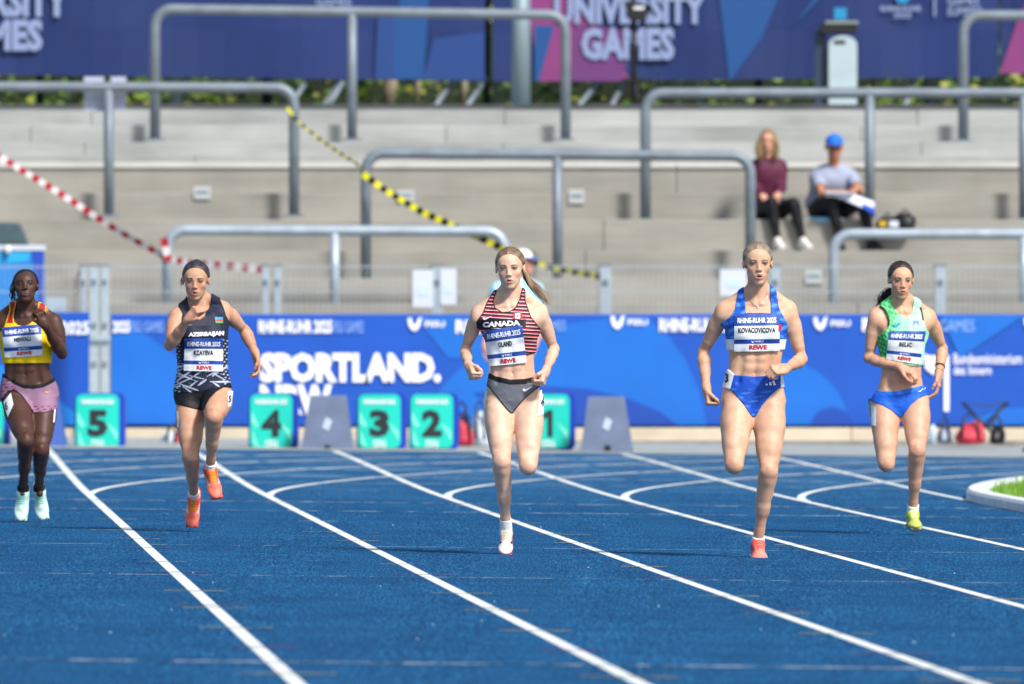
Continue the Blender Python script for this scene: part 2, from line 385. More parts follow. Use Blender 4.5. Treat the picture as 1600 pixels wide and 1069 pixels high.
# ------------------------------------------------------------------ crush barriers
GB = 'galv'
def barrier(label, x0, x1, rtop, rfoot, posts, Y, rend=True, lend=True, dtilt=0):
    r = .052; zt = zrow(rtop, Y)-r; zf = zrow(rfoot, Y)-.02
    X0, X1 = fxs(x0, Y)+r, fxs(x1, Y)-r
    o = thing('crush_barrier', label, 'barrier', ((X0+X1)/2, Y, zf), 'grey steel crush barriers on the terrace')
    path = []; br = .17
    tl = dtilt/F*Y
    if lend:
        path += [(X0, Y, zf)]+[(X0+br-br*math.cos(a), Y, zt-br+br*math.sin(a)) for a in np.linspace(0, math.pi/2, 7)]
    else: path += [(X0, Y, zt)]
    if rend:
        path += [(X1-br+br*math.sin(a), Y, zt-tl-br+br*math.cos(a)) for a in np.linspace(0, math.pi/2, 7)]+[(X1, Y, zf)]
    else: path += [(X1, Y, zt-tl)]
    MB().tube(path, r, 14).build('rail', M[GB], o, smooth=True)
    for p in posts:
        X = fxs(p, Y); MB().tube([(X, Y, zf), (X, Y, zt-.01)], r*.93, 12).build('post', M[GB], o, smooth=True)
    feet = ([X0] if lend else [])+[fxs(p, Y) for p in posts]+([X1] if rend else [])
    for X in feet:
        f = MB(); f.box(X-.10, X+.10, Y-.09, Y+.09, zf-.004, zf+.018); f.build('base_plate', M['galv'], o)
barrier('topmost long barrier in front of the blue banners, just left of centre', 234, 892, 6, 216, [550], 126.05, dtilt=9)
barrier('short topmost barrier at the right edge in front of the blue banner', 1497, 1990, 16, 218, [1755], 126.05)
barrier('upper barrier at the left edge with white papers taped to its post', -330, 468, 126, 335, [-60, 170], 123.1, dtilt=3)
barrier('long barrier in the middle of the terrace crossed by the yellow tape', 563, 1181, 231, 436, [871], 121.2, dtilt=4)
barrier('upper right barrier standing just right of the man in the blue cap', 1000, 1800, 137, 341, [1359, 1600], 123.1)
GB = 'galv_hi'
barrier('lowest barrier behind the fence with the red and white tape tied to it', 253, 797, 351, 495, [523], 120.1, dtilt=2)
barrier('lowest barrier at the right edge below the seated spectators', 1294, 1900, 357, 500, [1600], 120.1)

# papers on the upper left post
Yq = 123.18
for x0, x1, z0, z1, l in ((131, 162, 120, 174, 'white paper taped left of the upper left barrier post'), (173, 197, 120, 174, 'white paper taped right of the upper left barrier post')):
    s = MB(); s.box(fxs(x0, Yq), fxs(x1, Yq), Yq+.03, Yq+.034, zrow(z1, Yq), zrow(z0, Yq)); tag(s.build('paper_sheet', mat('lilac_paper', '#b4bad0', .7)), l, 'paper', 'papers on the barrier post')

# ------------------------------------------------------------------ barrier tapes
def tape(label, pts, cols, wd, n, Yd, name='barrier_tape', sag=0):
    """pts: photo (x, y, depth) nodes; striped tape as a twisted ribbon"""
    P = np.array([W(px, py, Z) for px, py, Z in pts]); seg = np.linalg.norm(np.diff(P, axis=0), axis=1); s = np.concatenate([[0], np.cumsum(seg)]); Ltot = s[-1]
    mb = MB()
    for i in range(n):
        a = Ltot*i/n; b = Ltot*(i+1)/n
        sub = 3; row = []
        for j in range(sub+1):
            u = a+(b-a)*j/sub; p = np.array([np.interp(u, s, P[:, k]) for k in range(3)])
            tw = .45*math.sin(u*2.1)+.2*math.sin(u*5.3)
            t = np.array([np.interp(min(u+.05, Ltot), s, P[:, k])-np.interp(max(u-.05, 0), s, P[:, k]) for k in range(3)]); t /= np.linalg.norm(t)
            nrm = np.cross(t, [0, 1, 0]); nrm /= np.linalg.norm(nrm); q = nrm*math.cos(tw)+np.array([0, 1, 0])*math.sin(tw)
            off = np.array([0, .02*math.sin(u*3), 0])
            row.append((p+q*wd/2+off, p-q*wd/2+off))
        for j in range(sub):
            sh = 0
            mb.add([row[j][0], row[j][1], row[j+1][1], row[j+1][0]], [(0, 1, 2, 3)], i % 2)
    tag(mb.build(name, cols), label, 'tape', 'striped barrier tapes')
Mr = mat('tape_red', '#a30f2a', .5); Mw = mat('tape_white', '#cfcdca', .5); My = mat('tape_yellow', '#d9d20a', .45); Mk = mat('tape_black', '#101010', .45)
tape('red and white tape running down from the left edge to the lowest barrier', [(-60, 208, 121.0), (0, 245, 120.6), (90, 300, 120.4), (180, 358, 120.2), (262, 404, 120.0)], [Mw, Mr], .062, 34, 0)
tape('slack end of red and white tape right of the lowest barrier post', [(256, 372, 119.98), (262, 404, 119.98), (300, 412, 119.7), (360, 416, 119.4), (412, 421, 119.2)], [Mr, Mw], .07, 17, 0)
tape('thin twisted stretch of yellow and black tape high on the terrace', [(449, 168, 123.0), (462, 187, 122.9), (505, 222, 122.2), (566, 262, 121.1)], [My, Mk], .028, 19, 0)
tape('yellow and black tape from the middle barrier down to the lowest barrier', [(567, 272, 121.05), (600, 296, 120.9), (660, 332, 120.6), (720, 358, 120.3), (792, 392, 120.0)], [My, Mk], .062, 23, 0)
tape('yellow and black tape end between the lowest barrier and the fence post', [(792, 396, 119.9), (820, 408, 119.6), (870, 420, 119.3), (940, 433, 118.6)], [Mk, My], .06, 15, 0)

# ------------------------------------------------------------------ mesh fence
YF = 118.2
def fence_post(label, px, wpx, group='pale steel posts of the mesh fence', y0=416, y1=700, Y=YF, double=False):
    o = thing('fence_post', label, 'post', (fxs(px, Y), Y, gz(0, Y)-.02), group)
    hw = wpx/2/F*Y
    z0, z1 = float(gz(0, Y))-.02, zrow(y0, Y)
    b = MB(); b.box(fxs(px, Y)-hw, fxs(px, Y)+hw, Y-.035, Y+.035, z0, z1); b.build('upright', M['galv_lt'], o, bevel=.006)
    b = MB(); b.box(fxs(px, Y)-hw-.01, fxs(px, Y)+hw+.01, Y-.04, Y+.04, z1+.002, z1+.018); b.build('cap', M['galv'], o)
    for zz in (.35, .75, 1.1, 1.5):
        b = MB(); b.box(fxs(px, Y)-hw*.5, fxs(px, Y)+hw*.5, Y-.05, Y-.036, zz, zz+.05); b.build('clamp', M['galv'], o)
fence_post('left upright of the paired gate posts in the gap of the blue boards', 147, 15, Y=116.7, y1=620)
fence_post('right upright of the paired gate posts in the gap of the blue boards', 164, 13, Y=116.7)
fence_post('darker narrow fence post at the left end behind the paired gate posts', 131, 10)
fence_post('left one of two close fence posts above the big white lettering', 415, 12); fence_post('right one of two close fence posts above the big white lettering', 434, 12)
fence_post('fence post carrying two white paper sheets', 683, 16)
fence_post('fence post at the lower end of the yellow and black tape', 946, 18)
fence_post('fence post right behind the head of the runner in blue', 1211, 16)
fence_post('fence post at the right, above the board for the ministry', 1469, 17)
b = MB(); b.box(fxs(141, 116.6), fxs(172, 116.6), 116.62, 116.66, zrow(532, 116.6), zrow(523, 116.6)); tag(b.build('gate_latch', M['galv_lt']), 'horizontal steel latch bar joining the paired gate posts', 'latch')
def mesh_panel(label, xa, xb):
    X0, X1 = fxs(xa, YF), fxs(xb, YF)
    o = thing('mesh_panel', label, 'fence', ((X0+X1)/2, YF, .05), 'welded mesh panels of the fence')
    zb, zt = .12, zrow(417, YF)
    wv = MB(); x = X0+.03
    while x < X1-.01:
        wv.add([(x-.0028, YF, zb), (x+.0028, YF, zb), (x+.0028, YF, zt+.03), (x-.0028, YF, zt+.03), (x, YF+.004, zb), (x, YF+.004, zt+.03)], [(0, 1, 2, 3), (1, 4, 5, 2), (4, 0, 3, 5)])
        x += .05
    wv.build('wires', M['galv_lt'], o, kind='stuff')
    for zz in (zt, zrow(456, YF), zrow(497, YF), .5, .25):
        for dy in (-.006, .010):
            q = MB(); q.box(X0, X1, YF+dy-.003, YF+dy+.003, zz-.005, zz+.005); q.build('cross_wire', M['galv_lt'], o)
for a, b_, l in ((-260, 125, 'mesh panel left of the gate posts'), (171, 409, 'mesh panel between the gate posts and the paired fence posts'), (441, 675, 'mesh panel left of the post with white papers'), (692, 936, 'mesh panel between the papers and the tape post'),
                 (956, 1202, 'mesh panel between the tape post and the post behind the runner in blue'), (1220, 1460, 'mesh panel between the runner in blue and the runner in green'), (1478, 1900, 'rightmost mesh panel of the fence')):
    mesh_panel(l, a, b_)
for x0, x1, y0, y1, l in ((645, 677, 422, 480, 'white paper on the fence left of its post'), (688, 713, 420, 476, 'white paper on the fence right of its post'), (1125, 1167, 421, 462, 'white paper on the fence left of the runner in blue')):
    s = MB(); s.box(fxs(x0, YF), fxs(x1, YF), YF-.05, YF-.047, zrow(y1, YF), zrow(y0, YF), 0)
    s.box(fxs(x0+(x1-x0)*.25, YF), fxs(x0+(x1-x0)*.75, YF), YF-.054, YF-.0505, zrow(y0+(y1-y0)*.7, YF), zrow(y0+(y1-y0)*.45, YF), 1)
    tag(s.build('paper_sheet', [M['paper'], mat('faint_print', '#c2dbe8', .7)]), l, 'paper', 'papers on the fence')

# ------------------------------------------------------------------ flat lettering helper
def flat_text(name, s, quad_px, Y, m, parent, bold=.02, lift=.006, spacing=1.0):
    V, Fc, asp = text2d(s, bold, spacing=spacing)
    P = quadmap([W(x, y, Y-lift) for x, y in quad_px], V)
    return mobj(name, P, Fc, m, parent)
def rect_px(x0, y0, x1, y1): return [(x0, y1), (x1, y1), (x1, y0), (x0, y0)]
def flat_poly(name, pts, Y, m, parent, lift=.004):
    P = [W(x, y, Y-lift) for x, y in pts]
    return mobj(name, P, [tuple(range(len(P)))], m, parent)
def arcpts(cx, cy, rx, ry, a0, a1, n=18): return [(cx+rx*math.cos(math.radians(a)), cy-ry*math.sin(math.radians(a))) for a in np.linspace(a0, a1, n)]

# ------------------------------------------------------------------ advertising boards at the track
YB = 117.35
Mb = mat('board_blue', '#0a50b6', .5, var=.05, scale=2); Mb2 = mat('board_light_blue', '#0868c8', .5, var=.05, scale=2); Mb3 = mat('board_violet_blue', '#1147a8', .5, var=.05, scale=2)
Mb4 = mat('board_sky_blue', '#0c79d2', .5); Mwt = mat('board_white_print', '#f1f3f7', .5); Mpl = mat('board_pale_print', '#8fb4ec', .5)
def u_logo(px, py, s, Y, parent, m, ls='FISU'):
    """the small swooping U mark followed by the letters"""
    flat_poly('emblem', [(px, py), (px+s*.32, py), (px+s*.36, py+s*.45), (px+s*.62, py+s*.52), (px+s*.82, py+s*.05), (px+s*1.1, py-s*.1), (px+s*.95, py+s*.65), (px+s*.6, py+s*1.05), (px+s*.22, py+s*.85), (px+s*.05, py+s*.45)], Y, m, parent, .022)
    flat_text('lettering', ls, rect_px(px+s*1.35, py+s*.22, px+s*2.9, py+s*.72), Y, m, parent, .03, .022)
def board(label, x0, x1, ytop, shapes, texts, logos, Y=YB):
    X0, X1 = fxs(x0, Y), fxs(x1, Y); z0, z1 = zrow(665, Y), zrow(ytop, Y)
    o = thing('advertising_board', label, 'banner', ((X0+X1)/2, Y, z0), 'blue advertising boards along the back of the track')
    b = MB(); b.box(X0, X1, Y, Y+.05, z0, z1); b.build('board_face', Mb, o, bevel=.01)
    for k, (pts, m) in enumerate(shapes): flat_poly('print_shape', pts, Y, m, o, .003+.002*k)
    for s, q, m, bd, sp in texts: flat_text('lettering', s, q, Y, m, o, bd, lift=.022, spacing=sp)
    for px, py, s, m in logos: u_logo(px, py, s, Y, o, m)
    b = MB(); b.box(X0, X1, Y+.06, Y+.10, z0-.03, z0); b.build('foot_rail', M['darksteel'], o)
    for xx in np.arange(X0+.4, X1, 2.0):
        b = MB(); b.box(xx-.03, xx+.03, Y+.06, Y+.14, -.05, z1-.1); b.build('stand', M['darksteel'], o)
RR = 'RHINE-RUHR 2025'
board('shorter blue advertising board at the left edge, left of the gate posts', -420, 142, 488,
      [([(-420, 664.5), (-420, 560), (-100, 520), (60, 600), (141, 664.5)], Mb4)],
      [(RR, rect_px(-40, 502, 143-4, 523), Mwt, .035, 1.0)], [])
board('long blue advertising board with big white lettering behind the lane markers', 173, 1990, 491,
      [([(174, 660), (174, 506), (215, 512)]+arcpts(174, 664, 158, 140, 70, 0)[3:]+[(332, 664)], Mb2),
       ([(660, 664.4)]+arcpts(1000, 664, 330, 168, 175, 95)+[(1010, 497), (1040, 520), (1070, 560), (1092, 610), (1105, 664.4)], Mb2),
       ([(650, 495), (800, 495), (748, 560), (700, 560)], Mb2),
       ([(1200, 664)]+arcpts(1200, 664, 125, 106, 90, 0), Mb2),
       (arcpts(1300, 664.4, 32, 28, 180, 0), Mb3),
       ([(880, 664.5), (800, 640), (740, 615)]+[(x, y) for x, y in ((790, 606), (860, 604), (920, 608), (980, 622), (1030, 643), (1060, 664.5))], Mb3),
       ([(1500, 664), (1560, 640), (1990, 600), (1990, 664)], Mb2),
       ([(1470, 493), (1600, 493), (1500, 560)], Mb2)],
      [(RR, rect_px(173, 500, 192+6, 521), Mwt, .035, 1.0) if False else ('2025', rect_px(176, 501, 203, 520), Mwt, .04, 1.0),
       ('FISU GAMES', rect_px(204, 502, 256, 519), Mpl, .0, 1.0),
       (RR, rect_px(404, 500, 519, 521), Mwt, .04, 1.0), ('FISU GAMES', rect_px(521, 502, 568, 520), Mpl, .0, 1.0),
       ('RHINE-', rect_px(712, 500, 790, 521), Mwt, .04, 1.0), ('GAMES', rect_px(842, 501, 884, 517), Mpl, .0, 1.0),
       (RR, rect_px(1030, 497, 1160, 519), Mwt, .04, 1.0), ('FISU GAMES', rect_px(1430, 500, 1523, 518), Mpl, .0, 1.0), ('RHINE', rect_px(1347, 497, 1420, 518), Mwt, .04, 1.0),
       ('SPORTLAND.', rect_px(406, 551, 689, 598), Mwt, .055, .98), ('NRW', rect_px(406, 601, 519, 648), Mwt, .055, .98),
       ('Bundesministerium', rect_px(1490, 552, 1597, 569), Mwt, .01, 1.0), ('des Innern', rect_px(1490, 571, 1549, 586), Mwt, .01, 1.0)],
      [(637, 497, 20, Mwt), (954, 494, 20, Mwt), (1271, 496, 20, Mwt), (1600, 497, 20, Mwt)])
o = bpy.data.objects['advertising_board.001']
flat_poly('stripe', [(1475, 555), (1483, 555), (1483, 643), (1475, 643)], YB, Mwt, o, .022)
flat_poly('emblem', [(1443, 552), (1452, 556), (1462, 556), (1470, 552), (1468, 574), (1458, 586), (1446, 576)], YB, Mwt, o, .022)

# ------------------------------------------------------------------ lane markers
Mteal = mat('marker_teal', '#14c9b4', .4, var=.05, scale=3); Mteal2 = mat('marker_pale_teal', '#7fe8cf', .4); Mbl = mat('marker_blue_case', '#123cae', .4); Mdig = mat('marker_digit', '#22262d', .5)
def lane_marker(x0, x1, num, ytop=616, ybot=703.5, Y=110.2):
    X0, X1 = fxs(x0, Y), fxs(x1, Y); z0 = float(gz(0, Y)); z1 = zrow(ytop, Y)
    o = thing('lane_marker', {6: 'teal lane marker box with the number 6, cut by the left edge', 5: 'teal lane marker box with the number 5, in front of the gate posts', 4: 'teal lane marker box below the NRW lettering, left of the first grey wedge speaker', 3: 'teal lane marker box directly right of the grey wedge speaker', 2: 'teal lane marker box beside the red and navy bag', 1: 'teal lane marker box with the number 1, behind the striped runner'}[num], 'lane marker', ((X0+X1)/2, Y, z0), 'teal number boxes behind the lanes')
    def rr(a, b, c, d, r): 
        P = []
        for cx, cz, s in ((b-r, c+r, -90), (b-r, d-r, 0), (a+r, d-r, 90), (a+r, c+r, 180)):
            for q in np.linspace(s, s+90, 6): P.append((cx+r*math.cos(math.radians(q)), cz+r*math.sin(math.radians(q))))
        return P
    MB().prism([(x, Y, z) for x, z in rr(X0-.015, X1+.05, z0, z1+.01, .06)], (0, .34, 0)).build('case', Mbl, o)
    MB().prism([(x, Y-.018, z) for x, z in rr(X0, X1, z0+.02, z1, .055)], (0, .022, 0)).build('front_panel', Mteal, o)
    yy = Y-.018; h_ = ybot-ytop; w_ = x1-x0
    for pts in ([(x0+2, ytop+h_*.3), (x0+w_*.2, ytop+h_*.55), (x0+w_*.14, ytop+h_*.6), (x0+2, ytop+h_*.5)], [(x1-w_*.3, ytop+h_*.5), (x1-3, ytop+h_*.66), (x1-3, ytop+h_*.84)], [(x0+3, ytop+h_*.62), (x0+w_*.2, ytop+h_*.93), (x0+w_*.08, ytop+h_*.9)]):
        flat_poly('print_shape', pts, yy, Mteal2, o, .003)
    flat_text('header', RR, rect_px(x0+w_*.13, ytop+h_*.09, x1-w_*.13, ytop+h_*.18), yy, Mwt, o, .04, .006)
    dw = .235*w_; xm = (x0+x1)/2
    if num == 1: flat_poly('digit', [(xm-1.5, ytop+h_*.76), (xm-1.5, ytop+h_*.40), (xm-9, ytop+h_*.45), (xm-9, ytop+h_*.36), (xm-.5, ytop+h_*.28), (xm+6.5, ytop+h_*.28), (xm+6.5, ytop+h_*.76)], yy, Mdig, o, .006)
    else: flat_text('digit', str(num), rect_px(xm-dw, ytop+h_*.28, xm+dw, ytop+h_*.76), yy, Mdig, o, .05, .006)
    flat_text('footer', 'FISU', rect_px(x0+w_*.36, ytop+h_*.82, x1-w_*.36, ytop+h_*.88), yy, Mwt, o, .02, .006)
    flat_text('footer', 'GAMES', rect_px(x0+w_*.34, ytop+h_*.89, x1-w_*.34, ytop+h_*.95), yy, Mwt, o, .02, .006)
for a, b_, n in ((-62, 6, 6), (119, 186, 5), (391, 457, 4), (560, 626, 3), (642, 708, 2), (824, 890, 1)): lane_marker(a, b_, n)

# ------------------------------------------------------------------ grey wedge boxes behind the starting blocks
Mwd = mat('wedge_grey_blue', '#53627f', .6, var=.15, scale=4); Mwd2 = mat('wedge_deep_blue', '#1c4a9c', .5)
def wedge(xb0, xb1, xt0, xt1, ytop, ybot, label, m, Y=109.6):
    z0 = float(gz(0, Y)); P = lambda x, z, y: (fxs(x, Y), y, z)
    z1 = zrow(ytop, Y); xc = (xb0+xb1)/2
    o = thing('speaker_wedge', label, 'speaker', (fxs(xc, Y), Y, z0), 'trapezoid start speakers on the apron')
    V = [P(xb0, z0, Y), P(xc-5, z0, Y), P(xc-5, z0+.05, Y+.22*.05/(z1-z0)), P(xc+5, z0+.05, Y+.22*.05/(z1-z0)), P(xc+5, z0, Y), P(xb1, z0, Y), P(xt1, z1, Y+.22), P(xt0, z1, Y+.22)]
    n = len(V); V2 = [(v[0], Y+.5 if k < 6 else Y+.3, v[2]) for k, v in enumerate(V)]
    mb = MB(); mb.add(V+V2, [(0, 1, 2, 3, 4, 5, 6, 7), (n+7, n+2, n+1, n), (n+7, n+6, n+3, n+2), (n+6, n+5, n+4, n+3)]+[(i+n, (i+1) % n+n, (i+1) % n, i) for i in range(n)])
    mb.build('housing', m, o)
    nb = MB(); nb.box(fxs(xc-5, Y)+.001, fxs(xc+5, Y)-.001, Y+.03, Y+.2, z0+.001, z0+.049); nb.build('cable_slot', M['black'], o)
    q = [(fxs(xc-8, Y), Y+.10, z0+.20), (fxs(xc+2, Y), Y+.10, z0+.17), (fxs(xc+8, Y), Y+.14, z0+.26), (fxs(xc-2, Y), Y+.14, z0+.29)]
    q = [(a, Y+.22*(c-z0)/(z1-z0)-.008, c) for a, b, c in q]
    mobj('label_plate', q, [(0, 1, 2, 3)], mat('label_white', '#9fabc0', .5), o)
wedge(470, 552, 484, 541, 618, 706, 'grey trapezoid speaker between lane markers 4 and 3', Mwd)
wedge(908, 990, 919, 976, 620, 707, 'grey trapezoid speaker right of lane marker 1', Mwd)
wedge(28, 104, 40, 88, 604, 704, 'dark blue trapezoid speaker left of lane marker 5', Mwd2)

# ------------------------------------------------------------------ bags and clutter on the apron
def blob_bag(name, label, x0, x1, ytop, Y, m, parts=(), seed=0, cat='bag'):
    rng = random.Random(seed); X0, X1 = fxs(x0, Y), fxs(x1, Y); z0 = float(gz(0, Y)); z1 = zrow(ytop, Y)
    o = thing(name, label, cat, ((X0+X1)/2, Y, z0))
    nu, nv = 14, 9; V = []
    for j in range(nv):
        v = j/(nv-1)
        for i in range(nu):
            a = 2*math.pi*i/nu; prof_ = (math.sin(math.pi*(.16+.76*v)))**.5*(1-.25*v)
            bump = 1+.10*math.sin(3*a+seed)+.13*rng.uniform(-1, 1)
            V.append(((X0+X1)/2+(X1-X0)/2*prof_*math.copysign(abs(math.cos(a))**.7, math.cos(a))*bump, Y+.14*prof_*math.sin(a)*bump, z0+(z1-z0)*(v*(.86+.16*math.sin(a*1.0+seed)+.10*math.sin(3*a+seed*2)))))
    Fc = [(j*nu+i, j*nu+(i+1) % nu, (j+1)*nu+(i+1) % nu, (j+1)*nu+i) for j in range(nv-1) for i in range(nu)]+[tuple((nv-1)*nu+i for i in range(nu)), tuple(reversed(range(nu)))]
    b = mobj('bag_body', V, Fc, m, o, smooth=True)
    s = b.modifiers.new('s', 'SUBSURF'); s.levels = s.render_levels = 1
    st = MB(); st.tube([((X0*.75+X1*.25), Y-.13, z0+(z1-z0)*.2), ((X0*.7+X1*.3), Y-.08, z1+.02), ((X0+X1)/2, Y, z1+.07), ((X0*.3+X1*.7), Y-.08, z1+.02), ((X0*.25+X1*.75), Y-.13, z0+(z1-z0)*.2)], .012, 6)
    st.build('strap', M['black'], o, smooth=True)
    return o
Mred = mat('bag_red', '#c4384a', .7, var=.12, scale=9, bump=.4, bscale=20); Mgry = mat('bag_grey', '#9aa5b5', .7, var=.15, scale=9, bump=.4, bscale=20); Mnvy = mat('bag_navy', '#1b2f6e', .7, var=.15, scale=9, bump=.4)
Mpal = mat('clothes_pale', '#ccd7e2', .8, var=.1, scale=9, bump=.5, bscale=15)
blob_bag('sports_bag', 'red sports bag lying under the folding stool at the right', 1488, 1543, 657, 114.5, Mred, seed=1)
blob_bag('sports_bag', 'light grey rucksack left of the red bag at the right', 1461, 1490, 664, 114.8, Mgry, seed=2)
blob_bag('sports_bag', 'dark rucksack right of the red bag at the right', 1543, 1572, 662, 114.6, M['black'], seed=8)
blob_bag('clothes_pile', 'pale crumpled clothes left of the grey rucksack', 1440, 1462, 676, 114.6, Mpal, seed=3, cat='clothes')
blob_bag('sports_bag', 'red and navy sports bag right of lane marker 2', 707, 744, 656, 112.5, Mred, seed=4)
blob_bag('sports_bag', 'navy rucksack behind the red bag beside lane marker 2', 706, 738, 640, 113.4, Mnvy, seed=5)
blob_bag('clothes_pile', 'pale grey jacket slumped between lane marker 2 and the striped runner', 736, 764, 638, 112.9, Mpal, seed=12, cat='clothes')
blob_bag('clothes_pile', 'white and red crumpled clothes behind the runner in black', 248, 300, 674, 113.5, Mpal, seed=6, cat='clothes')
blob_bag('clothes_pile', 'small red cloth on the pale clothes behind the runner in black', 268, 290, 672, 113.2, Mred, seed=7, cat='clothes')
blob_bag('wheeled_case', 'dark rounded case cut by the right edge above the kerb', 1594, 1625, 699, 108.8, M['black'], seed=9, cat='case')
def stool(label, xc, ytop, Y):
    z0 = float(gz(0, Y)); zt = zrow(ytop, Y); X = fxs(xc, Y); w = .20
    o = thing('folding_stool', label, 'stool', (X, Y, z0))
    for dy in (0, .25):
        MB().tube([(X-w, Y+dy, zt), (X+w*.8, Y+dy, z0)], .012, 8).build('leg', M['darksteel'], o, smooth=True)
        MB().tube([(X+w, Y+dy, zt), (X-w*.8, Y+dy, z0)], .012, 8).build('leg', M['darksteel'], o, smooth=True)
    s = MB(); n = 8
    V = []
    for i in range(n+1):
        u = i/n
        for dy in (-.02, .28): V.append((X-w+2*w*u, Y+dy, zt-.03*math.sin(math.pi*u)))
    s.add(V, [(2*i, 2*i+1, 2*i+3, 2*i+2) for i in range(n)]); q = s.build('seat', mat('stool_cloth', '#33405c', .8), o); sm = q.modifiers.new('s', 'SOLIDIFY'); sm.thickness = .012
    for sx in (-w, w): MB().tube([(X+sx, Y-.03, zt), (X+sx, Y+.29, zt)], .013, 8).build('seat_bar', M['darksteel'], o, smooth=True)
stool('dark folding stool over the red bag at the right', 1540, 630, 115.2)
def bottle(label, px, Y, h=.22):
    X = fxs(px, Y); z0 = float(gz(0, Y))
    o = thing('water_bottle', label, 'bottle', (X, Y, z0))
    MB().tube([(X, Y, z0), (X, Y, z0+h*.7), (X, Y, z0+h*.85)], [.035, .035, .014], 12).build('bottle_body', mat('bottle_clear', '#b9cbd6', .25), o, smooth=True)
    MB().tube([(X, Y, z0+h*.851), (X, Y, z0+h)], .016, 10).build('cap', Mbl, o, smooth=True)
bottle('clear water bottle beside the grey rucksack', 1457, 114.0)

# ------------------------------------------------------------------ top of the terrace: hedge, posts, banners
YT2 = 131.5
Mtop = mat('banner_navy', '#062560', .6, var=.12, scale=.8); Mtop2 = mat('banner_blue', '#064684', .6); Mtop3 = mat('banner_magenta', '#7e3170', .6, var=.1, scale=1); Mtop4 = mat('banner_purple', '#64306f', .6); Mtl = mat('banner_letter', '#8492b8', .6); Mtop5 = mat('banner_slate', '#153c7c', .6); Mcy = mat('banner_cyan', '#1a86b8', .6)
def top_banner(label, x0, x1, yb0, yb1, shapes, texts):
    n = 26; V = []; zt = 5.6
    for i in range(n+1):
        u = i/n; X = fxs(x0+(x1-x0)*u, YT2); zb = zrow(yb0+(yb1-yb0)*u, YT2)
        for j in range(5): V.append((X, YT2+.015*math.sin(u*23+j), zb+(zt-zb)*j/4))
    o = thing('banner', label, 'banner', (fxs((x0+x1)/2, YT2), YT2, zrow(yb0, YT2)), 'large banners along the top of the terrace')
    b = mobj('banner_cloth', V, [(i*5+j, (i+1)*5+j, (i+1)*5+j+1, i*5+j+1) for i in range(n) for j in range(4)], Mtop, o, smooth=False)
    s = b.modifiers.new('s', 'SOLIDIFY'); s.thickness = .006; s.offset = 1
    for k, (pts, m) in enumerate(shapes): flat_poly('print_shape', pts, YT2-.02, m, o, .004+.003*k)
    for s_, q, m, bd in texts: flat_text('lettering', s_, q, YT2-.02, m, o, bd, .035)
top_banner('navy banner with pale lettering over the upper left of the terrace', -300, 758, 113, 127,
    [([(90, -60), (60, -60), (-60, 113), (-20, 114)], Mtop), ([(592, 124), (662, 124), (674, -60), (640, -60)], Mtop2), ([(585, 124), (615, 124), (618, 20), (590, 20)], Mtop5), ([(678, 60), (757, 50), (757, 126), (660, 125)], Mtop5)],
    [('UNIVERSITY', rect_px(-150, -22, 108, 27), Mtl, .05), ('GAMES', rect_px(-92, 30, 67, 80), Mtl, .05), ('GAMES', rect_px(493, -2, 549, 9), Mtl, .02)])
top_banner('navy and magenta banner with pale lettering at the top right of centre', 770, 1560, 127, 121,
    [([(815, -60), (872, -60), (985, 126), (842, 127)], Mtop3), ([(835, 40), (866, 40), (842, 127), (835, 127)], Mtop2), ([(900, 38), (1000, 50), (968, 127), (892, 127)], Mtop4), ([(1140, 128), (1120, -30), (1240, -60), (1190, 60)], Mtop2), ([(1240, 40), (1300, -40), (1340, -60)], Mtop2)],
    [('UNIVERSITY', rect_px(866, -10, 1103, 38), Mtl, .05), ('GAMES', rect_px(908, 43, 1054, 94), Mtl, .05), ('RHINE-RUHR', rect_px(1376, 9, 1440, 18), Mtl, .03), ('2025', rect_px(1396, 20, 1424, 28), Mtl, .03), ('GAMES', rect_px(1480, -4, 1530, 8), Mtl, .02), ('SUMMER', rect_px(1480, 11, 1536, 25), Mtl, .02)])
flat_poly('emblem', arcpts(1410, -6, 12, 12, 0, 360)[:-1], YT2-.02, Mcy, bpy.data.objects['banner.001'], .03)
flat_poly('stripe', [(1459, -10), (1462, -10), (1462, 26), (1459, 26)], YT2-.02, Mtl, bpy.data.objects['banner.001'], .03)
top_banner('magenta ended banner in the top right corner', 1563, 1990, 116, 121, [([(1590, 30), (1640, -60), (1990, -60), (1990, 118), (1562, 115)], Mtop3)], [])
# posts of the banner frame
def simple_post(label, px, wpx, Y, m, y0=-70, y1=170, name='banner_post', slant=0):
    X = fxs(px, Y); r = wpx/2/F*Y
    zb = zrow(168, 127.1)+.01
    o = thing(name, label, 'post', (X, Y, zb), 'posts and braces of the banner frame')
    MB().tube([(X, Y, zb), (X+slant, Y, zrow(y0, Y))], r, 12).build('upright', m, o, smooth=True)
    b = MB(); b.box(X-r*1.8, X+r*1.8, Y-r*1.8, Y+r*1.8, zb, zb+.03); b.build('base_plate', m, o)
simple_post('thick grey lamp post passing in front of the banners', 814, 30, 129.5, mat('lamp_post_grey', '#7d8f98', .5, .2))
simple_post('dark banner post just left of the thick grey lamp post', 760, 12, 131.9, M['darksteel'])
simple_post('slim pale post left of the thick grey lamp post', 775, 8, 131.9, M['galv'])
simple_post('pale banner post behind the left end of the topmost barrier', 276, 24, 132.1, M['galv_lt'])
simple_post('dark banner post between the upper left and topmost barriers', 417, 16, 132.1, M['darksteel'])
simple_post('dark slim post under the left banner', 62, 12, 132.1, M['darksteel'])
simple_post('pale banner post right of the black loudspeaker stand', 1092, 14, 132.1, M['galv_lt'])
simple_post('dark post near the left of the litter bin', 1185, 12, 132.1, M['darksteel'])
simple_post('pale slim post near the right of the litter bin', 1365, 9, 132.1, M['galv'])
simple_post('wide grey post under the right banner', 1455, 26, 132.1, M['galv'])
